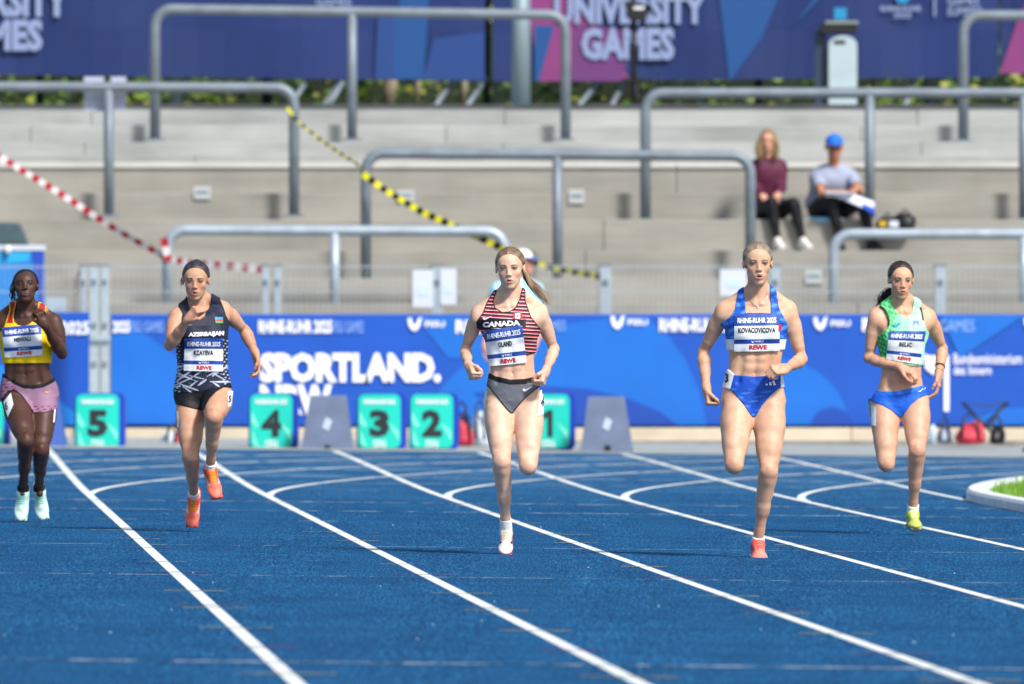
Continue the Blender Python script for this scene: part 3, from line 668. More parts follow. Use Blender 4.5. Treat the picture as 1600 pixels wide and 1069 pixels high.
for k, (a, b_, c, d) in enumerate(((455, 155, 490, 110), (502, 165, 545, 110), (515, 155, 552, 100), (676, 165, 710, 122), (725, 165, 760, 122), (896, 168, 940, 122), (950, 168, 975, 130), (1412, 165, 1430, 120))):
    Pa, Pb = W(a, b_+8, 131.2), W(c, d, 131.8)
    o = MB().tube([Pa, Pb], .03, 8).build('banner_brace', M['galv'], smooth=True)
    tag(o, ['slanted brace by the upper left barrier end', 'left brace of the pair left of the topmost barrier post', 'right brace of the pair left of the topmost barrier post', 'slanted brace right of the topmost barrier post', 'slanted brace left of the dark banner post', 'slanted brace right of the thick lamp post', 'slanted brace next to the black loudspeaker stand', 'slanted brace under the right banner'][k], 'brace', 'posts and braces of the banner frame')
# black loudspeaker on a stand
o = thing('speaker_stand', 'black stand with a loudspeaker in front of the banner lettering', 'speaker', W(990, 168, 129.8))
Y = 129.8
MB().tube([W(990, 168, Y), W(990, -5, Y)], .03, 10).build('pole', M['black'], o, smooth=True)
for dx in (-26, 26, 8): MB().tube([W(990+dx, 167, Y-(.2 if dx == 8 else 0)), W(990, 110, Y)], .014, 8).build('leg', M['black'], o, smooth=True)
MB().prism([W(975, 2, Y-.12), W(1012, 8, Y-.12), W(1010, 34, Y-.12), W(982, 30, Y-.12)], (0, .3, 0)).build('speaker_box', M['black'], o)
b = MB(); b.box(fxs(990, Y), fxs(1006, Y), Y-.127, Y-.121, zrow(15, Y), zrow(11, Y)); b.build('badge', Mwt, o)
b = MB(); b.box(fxs(972, Y), fxs(1008, Y), Y-.03, Y+.03, zrow(128, Y), zrow(122, Y)); b.build('cross_bar', M['black'], o)
# litter bin
Y = 129.0; zb = zrow(168, 127.1)+.01
o = thing('litter_bin', 'grey litter bin with dark hood in front of the right banner', 'bin', (fxs(1315, Y), Y, zb))
X0, X1 = fxs(1295, Y), fxs(1339, Y); zt = zrow(70, Y); r = (X1-X0)/2
P = [(X0, zb), (X1, zb), (X1, zt)]+[((X0+X1)/2+r*math.cos(a), zt+r*.65*math.sin(a)) for a in np.linspace(0, math.pi, 12)][1:-1]+[(X0, zt)]
MB().prism([(x, Y, z) for x, z in P], (0, .02, 0)).build('door', mat('bin_door', '#a9bbc0', .5, var=.05, scale=4), o)
MB().prism([(x-.02, Y+.022, z) for x, z in P], (0, .36, 0)).build('body', mat('bin_body', '#32465a', .5), o)
b = MB(); b.box(fxs(1274, Y), X0-.024, Y+.1, Y+.36, zb, zrow(46, Y)); b.build('side_box', mat('bin_side', '#28384e', .5), o)
b = MB(); b.box(fxs(1290, Y), fxs(1341, Y), Y-.02, Y+.4, zrow(37, Y), zrow(33, Y)); b.build('lid', mat('bin_lid', '#8c9690', .5), o)
b = MB(); b.box(fxs(1303, Y), fxs(1321, Y), Y-.006, Y-.001, zrow(69, Y), zrow(63, Y)); b.build('slot', M['black'], o)
b = MB(); b.box(fxs(1304, Y), fxs(1323, Y), Y+.1, Y+.13, zrow(30, Y), zrow(12, Y)); b.build('sticker', Mcy, o)
b = MB(); b.box(fxs(1282, Y), fxs(1339, Y), Y-.01, Y+.38, zrow(52, Y), zrow(38, Y)); b.build('hood', M['black'], o)

# hedge: leaf cards in clumps with dark depth behind, stuff
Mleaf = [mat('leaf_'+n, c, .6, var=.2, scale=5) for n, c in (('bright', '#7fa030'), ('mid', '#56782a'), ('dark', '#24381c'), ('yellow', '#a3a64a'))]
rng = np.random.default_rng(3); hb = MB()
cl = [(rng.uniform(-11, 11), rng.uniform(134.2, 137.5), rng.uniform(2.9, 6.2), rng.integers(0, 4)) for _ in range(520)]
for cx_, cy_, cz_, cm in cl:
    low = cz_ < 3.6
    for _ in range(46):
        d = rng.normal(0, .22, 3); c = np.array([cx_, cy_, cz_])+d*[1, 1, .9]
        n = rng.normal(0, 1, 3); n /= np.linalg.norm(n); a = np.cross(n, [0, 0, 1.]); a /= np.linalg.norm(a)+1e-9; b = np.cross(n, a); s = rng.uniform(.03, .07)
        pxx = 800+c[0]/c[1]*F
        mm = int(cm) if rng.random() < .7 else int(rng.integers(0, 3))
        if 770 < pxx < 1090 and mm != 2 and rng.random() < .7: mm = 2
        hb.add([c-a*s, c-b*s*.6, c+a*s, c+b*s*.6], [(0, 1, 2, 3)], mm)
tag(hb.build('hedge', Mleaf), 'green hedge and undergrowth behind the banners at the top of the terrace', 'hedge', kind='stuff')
b = MB(); b.box(-18, 18, 131, 138.5, 2.3, zrow(168, 127.1)-.01); b.build('bank', M['soil'], kind='structure')
b = MB(); b.box(-18, 18, 138.6, 139, 2.3, 7.5); tag(b.build('hedge_shade_backdrop', mat('hedge_shade_backdrop', '#26301f', .9, var=.3, scale=2)), 'dark backdrop painted as the shade behind the hedge and the banners', 'wall')  # added dark sheet, its colour stands for the shade deep in the hedge
for px, wv, l in ((606, 24, 'pale birch trunk behind the hedge left of centre'), (650, 9, 'thin leaning trunk behind the hedge'), (722, 12, 'brown trunk just left of the dark banner post')):
    Y = 133.4; X = fxs(px, Y); r = wv/2/F*Y; o = thing('tree', l, 'tree', (X, Y, zrow(172, Y)), 'trees behind the banners')
    pts = [(X+.03*math.sin(k*1.3), Y, zrow(172, Y)+k*.35) for k in range(9)]
    MB().tube(pts, [r*(1-.04*k) for k in range(9)], 10).build('trunk', mat('bark', '#b3a48c', .8, var=.3, scale=9), o, smooth=True)
    cb = MB()
    for _ in range(500):
        c = np.array(pts[-1])+rng.normal(0, .6, 3); n = rng.normal(0, 1, 3); n /= np.linalg.norm(n); a = np.cross(n, [0, 0, 1.]); a /= np.linalg.norm(a); b2 = np.cross(n, a); s = .06
        cb.add([c-a*s, c-b2*s*.6, c+a*s, c+b2*s*.6], [(0, 1, 2, 3)], int(rng.integers(0, 3)))
    cb.build('crown', Mleaf, o, kind='stuff')

# ------------------------------------------------------------------ blue panel and cover at the left edge, small box
Y = 118.9
o = thing('display_panel', 'blue display panel with a white top edge behind the fence at the left edge', 'panel', (fxs(0, Y), Y, .05))
b = MB(); b.box(fxs(-90, Y), fxs(69, Y), Y, Y+.06, .05, zrow(392, Y)); b.build('panel', mat('panel_cyan', '#0f7fd0', .5, var=.15, scale=3), o)
b = MB(); b.box(fxs(-90, Y), fxs(71, Y), Y-.02, Y+.08, zrow(391, Y), zrow(383, Y)); b.build('top_edge', mat('panel_white', '#c9d2dc', .5), o)
flat_poly('print_shape', [(48, 393), (68, 393), (68, 560), (55, 560), (60, 450)], Y, mat('panel_blue', '#2348b4', .5), o)
flat_poly('print_shape', [(-20, 393), (49, 393), (44, 408), (-20, 414)], Y, mat('panel_light', '#29a8df', .5), o)
b = MB().tube([W(12, 384, Y-.05), W(12, 396, Y-.05)], .03, 10).build('knob', M['white'], o, smooth=True)
Y = 119.3
V = [W(-60, 384, Y), W(44, 384, Y), W(38, 366, Y), W(30, 349, Y), W(-60, 346, Y)]
tag(MB().prism(V, (0, .3, 0)).build('equipment_cover', mat('cover_green', '#3e5358', .7, var=.2, scale=6, bump=.5, bscale=8), bevel=.02), 'dark green equipment cover above the blue display panel at the left edge', 'cover')
Y = 118.6
b = MB(); b.box(fxs(72, Y), fxs(104, Y), Y, Y+.05, zrow(500, Y), zrow(465, Y)); tag(b.build('notice', mat('pale_notice', '#a9bcca', .6)), 'pale blue notice low behind the fence beside the display panel', 'sign')
P = [W(x, y, 118.5) for x, y in ((117, 495), (118, 455), (121, 430), (128, 421), (131, 417))]
tag(MB().tube(P, .008, 6).build('cable', M['black'], smooth=True), 'thin dark cable hanging on the fence left of the gate posts', 'cable')
# ------------------------------------------------------------------ bodies: smooth signed distance fields meshed with surface nets
def rc(a, b, ra, rb, k=.012, op='u'):
    a = np.array(a, float); b = np.array(b, float); ab = b-a; L2 = max(1e-12, ab@ab)
    def f(P):
        t = np.clip(((P-a)@ab)/L2, 0, 1)
        return np.sqrt(((P-a-t[..., None]*ab)**2).sum(-1)) - (ra+(rb-ra)*t)
    return (f, k, op, (np.minimum(a, b)-max(ra, rb), np.maximum(a, b)+max(ra, rb)))
def el(c, r, R=None, k=.012, op='u'):
    c = np.array(c, float); r = np.array(r, float); R = np.eye(3) if R is None else np.array(R, float)   # columns of R = local axes
    def f(P):
        q = (P-c)@R; k0 = np.sqrt(((q/r)**2).sum(-1)); k1 = np.sqrt(((q/(r*r))**2).sum(-1))+1e-9
        return k0*(k0-1)/k1
    m = r.max(); return (f, k, op, (c-m, c+m))
def rbox(c, hs, rad, R=None, k=.01, op='u'):
    c = np.array(c, float); hs = np.array(hs, float)-rad; R = np.eye(3) if R is None else np.array(R, float)
    def f(P):
        q = np.abs((P-c)@R)-hs
        return np.sqrt((np.maximum(q, 0)**2).sum(-1)) + np.minimum(q.max(-1), 0) - rad
    m = np.linalg.norm(hs)+rad; return (f, k, op, (c-m, c+m))
def torso(p0, p1, u0, u1, prof, k=.02, lat=None):
    """prof rows: t, half width, half depth, forward offset, sideways offset"""
    p0 = np.array(p0, float); p1 = np.array(p1, float); ax = p1-p0; L = np.linalg.norm(ax); ax = ax/L
    u0 = np.array(u0, float); u1 = np.array(u1, float)
    pr = np.array([r if len(r) == 5 else list(r)+[0] for r in prof], float)
    def f(P):
        t = ((P-p0)@ax)/L; tt = np.clip(t, 0, 1); tt = tt*tt*(3-2*tt)
        u = u0+(u1-u0)*tt[..., None]; u = u-(u@ax)[..., None]*ax; u /= np.sqrt((u*u).sum(-1))[..., None]
        wv = np.cross(u, ax)           # u x up : forward is -Y for u = +X
        a = np.interp(t, pr[:,0], pr[:,1]); b = np.interp(t, pr[:,0], pr[:,2]); o = np.interp(t, pr[:,0], pr[:,3]); ox = np.interp(t, pr[:,0], pr[:,4])
        q = P-p0-(t*L)[..., None]*ax
        x = (q*u).sum(-1)-ox; y = (q*wv).sum(-1)-o
        r = ((np.abs(x)/a)**2.3+(np.abs(y)/b)**2.3)**(1/2.3)
        d = (r-1)*np.minimum(a, b)*.95
        lo, hi = pr[0,0], pr[-1,0]
        e = np.maximum(lo-t, t-hi)*L
        return np.where(e > 0, np.sqrt(e*e+np.maximum(d, 0)**2), np.maximum(d, e))
    m = max(.2, pr[:,1].max()+.03)
    return (f, k, 'u', (np.minimum(p0, p1)-m, np.maximum(p0, p1)+m))
def smin(a, b, k):
    if k <= 0: return np.minimum(a, b)
    h = np.clip(.5+.5*(b-a)/k, 0, 1); return b+(a-b)*h-k*h*(1-h)
def evalg(groups, P, rad=None):
    """groups: list of (kmerge, [prims]); P (nb, m, 3). with rad given, blocks far from a primitive are skipped"""
    nb = P.shape[0]; out = np.full(P.shape[:2], 1.0)
    if rad is not None: lo = P.min(1); hi = P.max(1)
    for km, prims in groups:
        g = np.full(P.shape[:2], 1.0)
        for f, k, op, (bl, bh) in prims:
            if rad is not None:
                mg = rad+max(k, km)+.024
                sel = np.where(((hi >= bl-mg) & (lo <= bh+mg)).all(1))[0]
                if len(sel) == 0: continue
                Q = P[sel]
            else: sel = slice(None); Q = P
            d = f(Q)
            if op == 'u': g[sel] = smin(g[sel], d, k)
            else: g[sel] = -smin(-g[sel], d, k)
        out = smin(out, g, km)
    return out
def polysdf(poly):
    """2d signed distance to polygon in photo pixels -> metres, extruded through depth"""
    A = np.array(poly, float); B = np.roll(A, -1, axis=0)
    def f(x, y):
        sh = x.shape; x = x.ravel(); y = y.ravel()
        d = np.full(x.shape, 1e18); s = np.ones(x.shape)
        for (ax, ay), (bx, by) in zip(A, B):
            ex, ey = bx-ax, by-ay; wx, wy = x-ax, y-ay
            t = np.clip((wx*ex+wy*ey)/(ex*ex+ey*ey+1e-12), 0, 1)
            d = np.minimum(d, (wx-ex*t)**2+(wy-ey*t)**2)
            c1 = y >= ay; c2 = y < by; c3 = ex*wy > ey*wx
            s = np.where((c1 & c2 & c3) | (~c1 & ~c2 & ~c3), -s, s)
        return (s*np.sqrt(d)).reshape(sh)
    return f
def topx(P):
    return 800+P[..., 0]/P[..., 1]*F, HOR-(P[..., 2]-CAMH)/P[..., 1]*F
def mesher(field, lo, hi, h=.003, nbk=8):
    """field(P(nb,m,3), rad) -> distance. returns V, quads"""
    lo = np.array(lo, float); hi = np.array(hi, float); bs = h*nbk
    n = np.ceil((hi-lo)/bs).astype(int)+1
    I = np.stack(np.meshgrid(*[np.arange(k) for k in n], indexing='ij'), -1).reshape(-1, 3)
    cen = lo+(I+.5)*bs
    # two level culling
    n4 = np.ceil(n/4).astype(int); J = np.stack(np.meshgrid(*[np.arange(k) for k in n4], indexing='ij'), -1).reshape(-1, 3)
    cc = lo+(J+.5)*bs*4
    dc = field(cc[:, None, :], None)[:, 0]; act = set(map(tuple, J[np.abs(dc) < bs*4*.87*1.5+.01]))
    keep = np.fromiter(((a, b, c) in act for a, b, c in (I//4).tolist()), bool, len(I))
    I = I[keep]; cen = cen[keep]
    d = field(cen[:, None, :], None)[:, 0]
    I = I[np.abs(d) < bs*.87*1.5+.004]
    g = np.stack(np.meshgrid(*[np.arange(nbk+1)]*3, indexing='ij'), -1).reshape(-1, 3)
    N = (n*nbk+2).astype(np.int64)
    vid = []; vco = []; ed = []
    m1 = nbk+1
    for s in range(0, len(I), 1500):
        Ib = I[s:s+1500]
        P = lo+(Ib[:, None, :]*nbk+g[None])*h
        D = field(P, .012).reshape(-1, m1, m1, m1)
        neg = D < 0
        cor = [(a, b, c) for a in (0, 1) for b in (0, 1) for c in (0, 1)]
        sl = lambda A, o: A[:, o[0]:o[0]+nbk, o[1]:o[1]+nbk, o[2]:o[2]+nbk]
        cnt = sum(sl(neg, o).astype(np.int8) for o in cor)
        bi, x, y, z = np.where((cnt > 0) & (cnt < 8))
        if len(bi) == 0: continue
        acc = np.zeros((len(bi), 3)); num = np.zeros(len(bi))
        for o in cor:
            for ax in range(3):
                if o[ax]: continue
                o2 = list(o); o2[ax] = 1
                d0 = D[bi, x+o[0], y+o[1], z+o[2]]; d1 = D[bi, x+o2[0], y+o2[1], z+o2[2]]
                c = (d0 < 0) != (d1 < 0)
                t = np.where(c, d0/np.where(c, d0-d1, 1), 0)
                p = np.tile(np.array(o, float), (len(bi), 1)); p[:, ax] = t
                acc += p*c[:, None]; num += c
        G = Ib[bi]*nbk+np.stack([x, y, z], -1)
        vco.append(lo+(G+acc/num[:, None])*h)
        vid.append((G[:,0]*N[1]+G[:,1])*N[2]+G[:,2])
        for ax in range(3):
            o = [0, 0, 0]; o[ax] = 1
            a = D[bi, x, y, z] < 0; b = D[bi, x+o[0], y+o[1], z+o[2]] < 0
            e = a != b
            ed.append((ax, G[e], a[e]))
    if not vco: return np.zeros((0, 3)), np.zeros((0, 4), int)
    vid = np.concatenate(vid); vco = np.concatenate(vco); od = np.argsort(vid); vs = vid[od]; V = vco[od]
    quads = []
    for ax, G, a in ed:
        b, c = [(1, 2), (2, 0), (0, 1)][ax]
        ids = []
        for db, dc_ in ((0, 0), (-1, 0), (-1, -1), (0, -1)):
            H = G.copy(); H[:, b] += db; H[:, c] += dc_
            ids.append((H[:,0]*N[1]+H[:,1])*N[2]+H[:,2])
        ids = np.stack(ids, -1)
        ix = np.searchsorted(vs, ids); ix = np.clip(ix, 0, len(vs)-1)
        ok = (vs[ix] == ids).all(1)
        q = ix[ok]; aa = a[ok]
        q[~aa] = q[~aa][:, ::-1]
        quads.append(q)
    return V, np.concatenate(quads)
def relax(V, Q, it=1, lam=.5):
    I = np.concatenate([Q[:, i] for i in range(4) for _ in (0, 1)]); J = np.concatenate([Q[:, j] for i in range(4) for j in ((i+1) % 4, (i-1) % 4)])
    n = np.maximum(np.bincount(I, minlength=len(V)), 1)
    for _ in range(it):
        S = np.stack([np.bincount(I, V[J, k], len(V)) for k in range(3)], 1)
        V = V+lam*(S/n[:, None]-V)
    return V
def gfield(groups, off=0.0, region=None, ks=.004):
    def f(P, rad):
        d = evalg(groups, P, None if rad is None else rad+abs(off))-off
        if region is not None:
            r = region(P); h = np.clip(.5-.5*(d-r)/ks, 0, 1); d = r*h+d*(1-h)+ks*h*(1-h)
        return d
    return f
def bounds(groups):
    lo = np.min([p[3][0] for g in groups for p in g[1] if p[2] == 'u'], 0); hi = np.max([p[3][1] for g in groups for p in g[1] if p[2] == 'u'], 0)
    return lo-.02, hi+.02
def march(groups, O, D, far=.8, off=0.0):
    """sphere trace points O along unit vector(s) D onto field"""
    P = O.copy(); T = np.zeros(len(O))
    for _ in range(30):
        d = evalg(groups, P[None])[0]-off
        T += np.clip(d, -.02, .25)*.85; T = np.minimum(T, far); P = O+D*T[:, None]
    return P, T < far-.01
# ------------------------------------------------------------------ people
def nrm(v): v = np.array(v, float); return v/(np.linalg.norm(v)+1e-12)
def skin_mat():
    m, t, b = nmat('skin'); N = t.nodes; Lk = t.links
    a = N.new('ShaderNodeAttribute'); a.attribute_name = 'col'
    tc = N.new('ShaderNodeTexCoord'); n = N.new('ShaderNodeTexNoise'); n.inputs['Scale'].default_value = 17; n.inputs['Detail'].default_value = 5; Lk.new(tc.outputs['Object'], n.inputs['Vector'])
    r = N.new('ShaderNodeValToRGB'); r.color_ramp.elements[0].position = .3; r.color_ramp.elements[0].color = (.86, .76, .73, 1); r.color_ramp.elements[1].position = .7; r.color_ramp.elements[1].color = (1, 1, 1, 1)
    Lk.new(n.outputs['Fac'], r.inputs[0])
    mx = N.new('ShaderNodeMix'); mx.data_type = 'RGBA'; mx.blend_type = 'MULTIPLY'; mx.inputs[0].default_value = 1
    Lk.new(a.outputs['Color'], mx.inputs[6]); Lk.new(r.outputs[0], mx.inputs[7]); Lk.new(mx.outputs[2], b.inputs['Base Color'])
    b.inputs['Roughness'].default_value = .52; b.inputs['Specular IOR Level'].default_value = .38
    b.inputs['Subsurface Weight'].default_value = .12; b.inputs['Subsurface Radius'].default_value = (.02, .008, .004); b.inputs['Subsurface Scale'].default_value = .6
    return m
def vcol_mat(name, rough=.6, spec=.4, bump=0, bs=90, sheen=0):
    m, t, b = nmat(name); a = t.nodes.new('ShaderNodeAttribute'); a.attribute_name = 'col'
    t.links.new(a.outputs['Color'], b.inputs['Base Color']); b.inputs['Roughness'].default_value = rough; b.inputs['Specular IOR Level'].default_value = spec
    if sheen: b.inputs['Sheen Weight'].default_value = sheen
    if bump:
        tc = t.nodes.new('ShaderNodeTexCoord'); n = t.nodes.new('ShaderNodeTexNoise'); n.inputs['Scale'].default_value = bs; t.links.new(tc.outputs['Object'], n.inputs['Vector'])
        bp = t.nodes.new('ShaderNodeBump'); bp.inputs['Strength'].default_value = bump; bp.inputs['Distance'].default_value = .01; t.links.new(n.outputs['Fac'], bp.inputs['Height']); t.links.new(bp.outputs[0], b.inputs['Normal'])
    return m
MS = skin_mat(); MC = vcol_mat('sports_cloth', .62, .3, .6, 22); MH = vcol_mat('hair', .5, .45, .0); MST = None; MSH = vcol_mat('shoe_upper', .5, .4)
MEW = mat('eye_white', '#857c77', .4); MEI = mat('iris_dark', '#2b2320', .2); MEB = mat('iris_grey', '#34404a', .2); MLA = mat('lash', '#2a1d18', .6)

def stripe_mat(name, base, ramp, period, tilt):
    m = vcol_mat(name, .62, .3, .6, 22); t = m.node_tree; N = t.nodes; b = N['Principled BSDF']; att = [n for n in N if n.type == 'ATTRIBUTE'][0]
    g = N.new('ShaderNodeNewGeometry'); sx = N.new('ShaderNodeSeparateXYZ'); t.links.new(g.outputs['Position'], sx.inputs[0])
    a = N.new('ShaderNodeMath'); a.operation = 'MULTIPLY_ADD'; t.links.new(sx.outputs['X'], a.inputs[0]); a.inputs[1].default_value = tilt; t.links.new(sx.outputs['Z'], a.inputs[2])
    d = N.new('ShaderNodeMath'); d.operation = 'DIVIDE'; t.links.new(a.outputs[0], d.inputs[0]); d.inputs[1].default_value = period
    f = N.new('ShaderNodeMath'); f.operation = 'FRACT'; t.links.new(d.outputs[0], f.inputs[0])
    r = N.new('ShaderNodeValToRGB'); r.color_ramp.interpolation = 'CONSTANT'; els = r.color_ramp.elements
    els[0].position = 0; els[0].color = (*lin(ramp[0][1]), 1); els[1].position = ramp[1][0]; els[1].color = (*lin(ramp[1][1]), 1)
    for p, c in ramp[2:]: e = els.new(p); e.color = (*lin(c), 1)
    t.links.new(f.outputs[0], r.inputs[0])
    s = N.new('ShaderNodeSeparateColor'); t.links.new(att.outputs['Color'], s.inputs[0])
    gt = N.new('ShaderNodeMath'); gt.operation = 'LESS_THAN'; gt.inputs[1].default_value = -.3; t.links.new(s.outputs[0], gt.inputs[0])
    mx = N.new('ShaderNodeMix'); mx.data_type = 'RGBA'; t.links.new(gt.outputs[0], mx.inputs[0]); t.links.new(att.outputs['Color'], mx.inputs[6]); t.links.new(r.outputs[0], mx.inputs[7])
    t.links.new(mx.outputs[2], b.inputs['Base Color']); return m
def arm_prims(sh, el_, wr, s=1.0, musc=1.0, out=None):
    sh, el_, wr = map(lambda v: np.array(v, float), (sh, el_, wr))
    u = el_-sh; f = wr-el_
    ups = nrm(u); outv = nrm(np.array(out if out is not None else (0, 0, 0.0))) if out is not None else np.zeros(3)
    bic = np.array([0, -1., 0]); bic = bic-ups*(bic@ups); bic = nrm(bic)
    P = [rc(sh, sh+u*.38, .047*s*musc, .043*s*musc, .0), rc(sh+u*.3+outv*.004, sh+u*.55, .046*s*musc, .039*s, .02),
         rc(sh+u*.42+bic*.008*musc, sh+u*.72+bic*.008*musc, .034*s*musc, .031*s*musc, .02), rc(sh+u*.5-bic*.006, sh+u*.98, .036*s, .030*s, .02),
         rc(el_, el_+f*.25, .031*s, .037*s*musc, .018), rc(el_+f*.22, el_+f*.55, .037*s*musc, .030*s, .018), rc(el_+f*.5, el_+f*.95, .030*s, .0225*s, .018),
         rc(el_+f*.9, wr, .0225*s, .023*s, .012)]
    return P
def leg_prims(hip, knee, ank, s=1.0, th=1.0, side=1, calf=1.0, fw=None):
    hip, knee, ank = map(lambda v: np.array(v, float), (hip, knee, ank))
    t = knee-hip; c = ank-knee
    n = -(nrm(-t)+nrm(c))
    fwd = np.array([0, -1., 0])
    if np.linalg.norm(n) < .25: n = n*0+fwd
    elif n@fwd < -.2: n = -n
    n = nrm(n) if fw is None else nrm(fw)
    nt = nrm(n-nrm(t)*(n@nrm(t))); nc = nrm(n-nrm(c)*(n@nrm(c)))
    lt = nrm(np.cross(nt, nrm(t)))*1.0
    if lt[0]*side < 0: lt = -lt       # lateral = outwards
    lc = nrm(np.cross(nc, nrm(c)))
    if lc[0]*side < 0: lc = -lc
    P = [rc(hip, hip+t*.35, .080*s*th, .077*s*th, .0), rc(hip+t*.28, hip+t*.68, .078*s*th, .062*s*th, .03), rc(hip+t*.6, knee, .064*s*th, .046*s, .03),
         rc(hip+t*.12+nt*.030*s+lt*.012, hip+t*.72+nt*.024*s+lt*.008, .058*s*th, .042*s*th, .016),          # rectus
         rc(hip+t*.45+lt*.030*s, hip+t*.86+lt*.020*s+nt*.012, .046*s*th, .031*s, .011),                      # vastus lateralis
         rc(hip+t*.58-lt*.022*s+nt*.012, hip+t*.90-lt*.022*s+nt*.016, .040*s*th, .030*s, .009),              # vastus medialis
         rc(hip+t*.06-lt*.03*s-nt*.005, hip+t*.45-lt*.014*s, .058*s*th, .044*s*th, .03),                    # adductors
         rc(hip+t*.10-nt*.030*s, hip+t*.8-nt*.012*s, .062*s*th, .036*s, .03),                               # hamstring
         el(knee+nt*.030*s, (.022*s, .024*s, .028*s), None, .008), el(knee+nc*.022*s+nrm(c)*.045*s, (.018*s,)*3, None, .02),
         rc(knee-nc*.004*s, knee+c*.12-nc*.008*s, .044*s, .043*s, .02),
         rc(knee+c*.10-nc*.020*s*calf-lc*.012*s, knee+c*.38-nc*.014*s*calf-lc*.010*s, .036*s*calf, .033*s*calf, .014), # medial gastrocnemius
         rc(knee+c*.10-nc*.018*s*calf+lc*.016*s, knee+c*.33-nc*.012*s*calf+lc*.014*s, .032*s*calf, .029*s*calf, .025),
         rc(knee+c*.10, knee+c*.55, .039*s, .033*s, .02), rc(knee+c*.5, knee+c*.86, .033*s, .0255*s, .025), rc(knee+c*.82, ank, .0255*s, .029*s, .015),
         rc(knee+c*.06+nc*.020*s, knee+c*.9+nc*.006*s, .019*s, .016*s, .012),
         el(ank+lc*.022*s, (.013*s,)*3, None, .012), el(ank-lc*.022*s-nrm(c)*.008, (.013*s,)*3, None, .012)]
    return P
def hand_prims(wr, d, n, side, curls=(60, 75, 50), s=1.0, thumb=1.0, spread=0.0, per=None):
    """wr wrist, d wrist to knuckles, n palm normal (fingers curl towards it), side = +1/-1 gives thumb side along cross(d, n)*side"""
    wr = np.array(wr, float); d = nrm(d); n = np.array(n, float); n = nrm(n-d*(n@d)); l = nrm(np.cross(d, n)); l = l*(1 if l@np.array(side, float) > 0 else -1)
    R = np.stack([l, d, n], 1)
    P = [rbox(wr+d*.045*s, (.036*s, .045*s, .0135*s), .011*s, R, .012), rc(wr-d*.01, wr+d*.025*s, .022*s, .024*s, .014),
         el(wr+d*.035*s+l*.020*s+n*.008*s, (.015*s, .028*s, .014*s), R, .012), el(wr+d*.035*s-l*.022*s+n*.006*s, (.012*s, .030*s, .012*s), R, .012)]
    if sum(curls) > 190: P.append(el(wr+d*.068*s+n*.016*s-l*.002*s, (.028*s, .018*s, .014*s), R, .008))
    lens = ((.042, .026, .021), (.046, .029, .022), (.043, .027, .021), (.034, .020, .018)); off = (.0265, .009, -.009, -.026); kn = (.084, .088, .085, .078)
    for i in range(4):
        b = wr+d*kn[i]*s+l*off[i]*s; a = 0; cur = curls if per is None else per[i]
        P.append(el(b-n*.004*s, (.0098*s,)*3, None, .006))
        for j in range(3):
            a += math.radians(cur[j]); v = d*math.cos(a)+n*math.sin(a)+l*spread*(1.5-i)*.12; v = nrm(v)
            e = b+v*lens[i][j]*s; r0 = (.0092, .0084, .0076)[j]*s; r1 = (.0084, .0077, .0068)[j]*s
            P.append(rc(b, e, r0, r1, .003)); b = e
    tb = wr+d*.026*s+l*.030*s+n*.006*s
    v1 = nrm(d*.75+l*.62*(1.15-.35*thumb)+n*.45*thumb); k1 = tb+v1*.040*s
    v2 = nrm(d*.8+l*(.25-.6*thumb)+n*(.35+.45*thumb)); k2 = k1+v2*.032*s
    v3 = nrm(d*.65-l*.75*thumb+n*.35); k3 = k2+v3*.025*s
    P += [rc(wr+d*.012*s+l*.018*s, tb, .014*s, .0125*s, .010), rc(tb, k1, .0128*s, .0105*s, .006), rc(k1, k2, .0105*s, .0095*s, .004), rc(k2, k3, .0095*s, .0078*s, .004)]
    return P
def head_frame(yaw=0, pitch=0, roll=0):
    r, f, u = np.array([1., 0, 0]), np.array([0, -1., 0]), np.array([0, 0, 1.])
    y, p, o = map(math.radians, (yaw, pitch, roll))
    f2 = f*math.cos(y)+r*math.sin(y); r2 = r*math.cos(y)-f*math.sin(y)
    f3 = f2*math.cos(p)+u*math.sin(p); u3 = u*math.cos(p)-f2*math.sin(p)
    r4 = r2*math.cos(o)-u3*math.sin(o); u4 = u3*math.cos(o)+r2*math.sin(o)
    return np.stack([r4, f3, u4], 1)
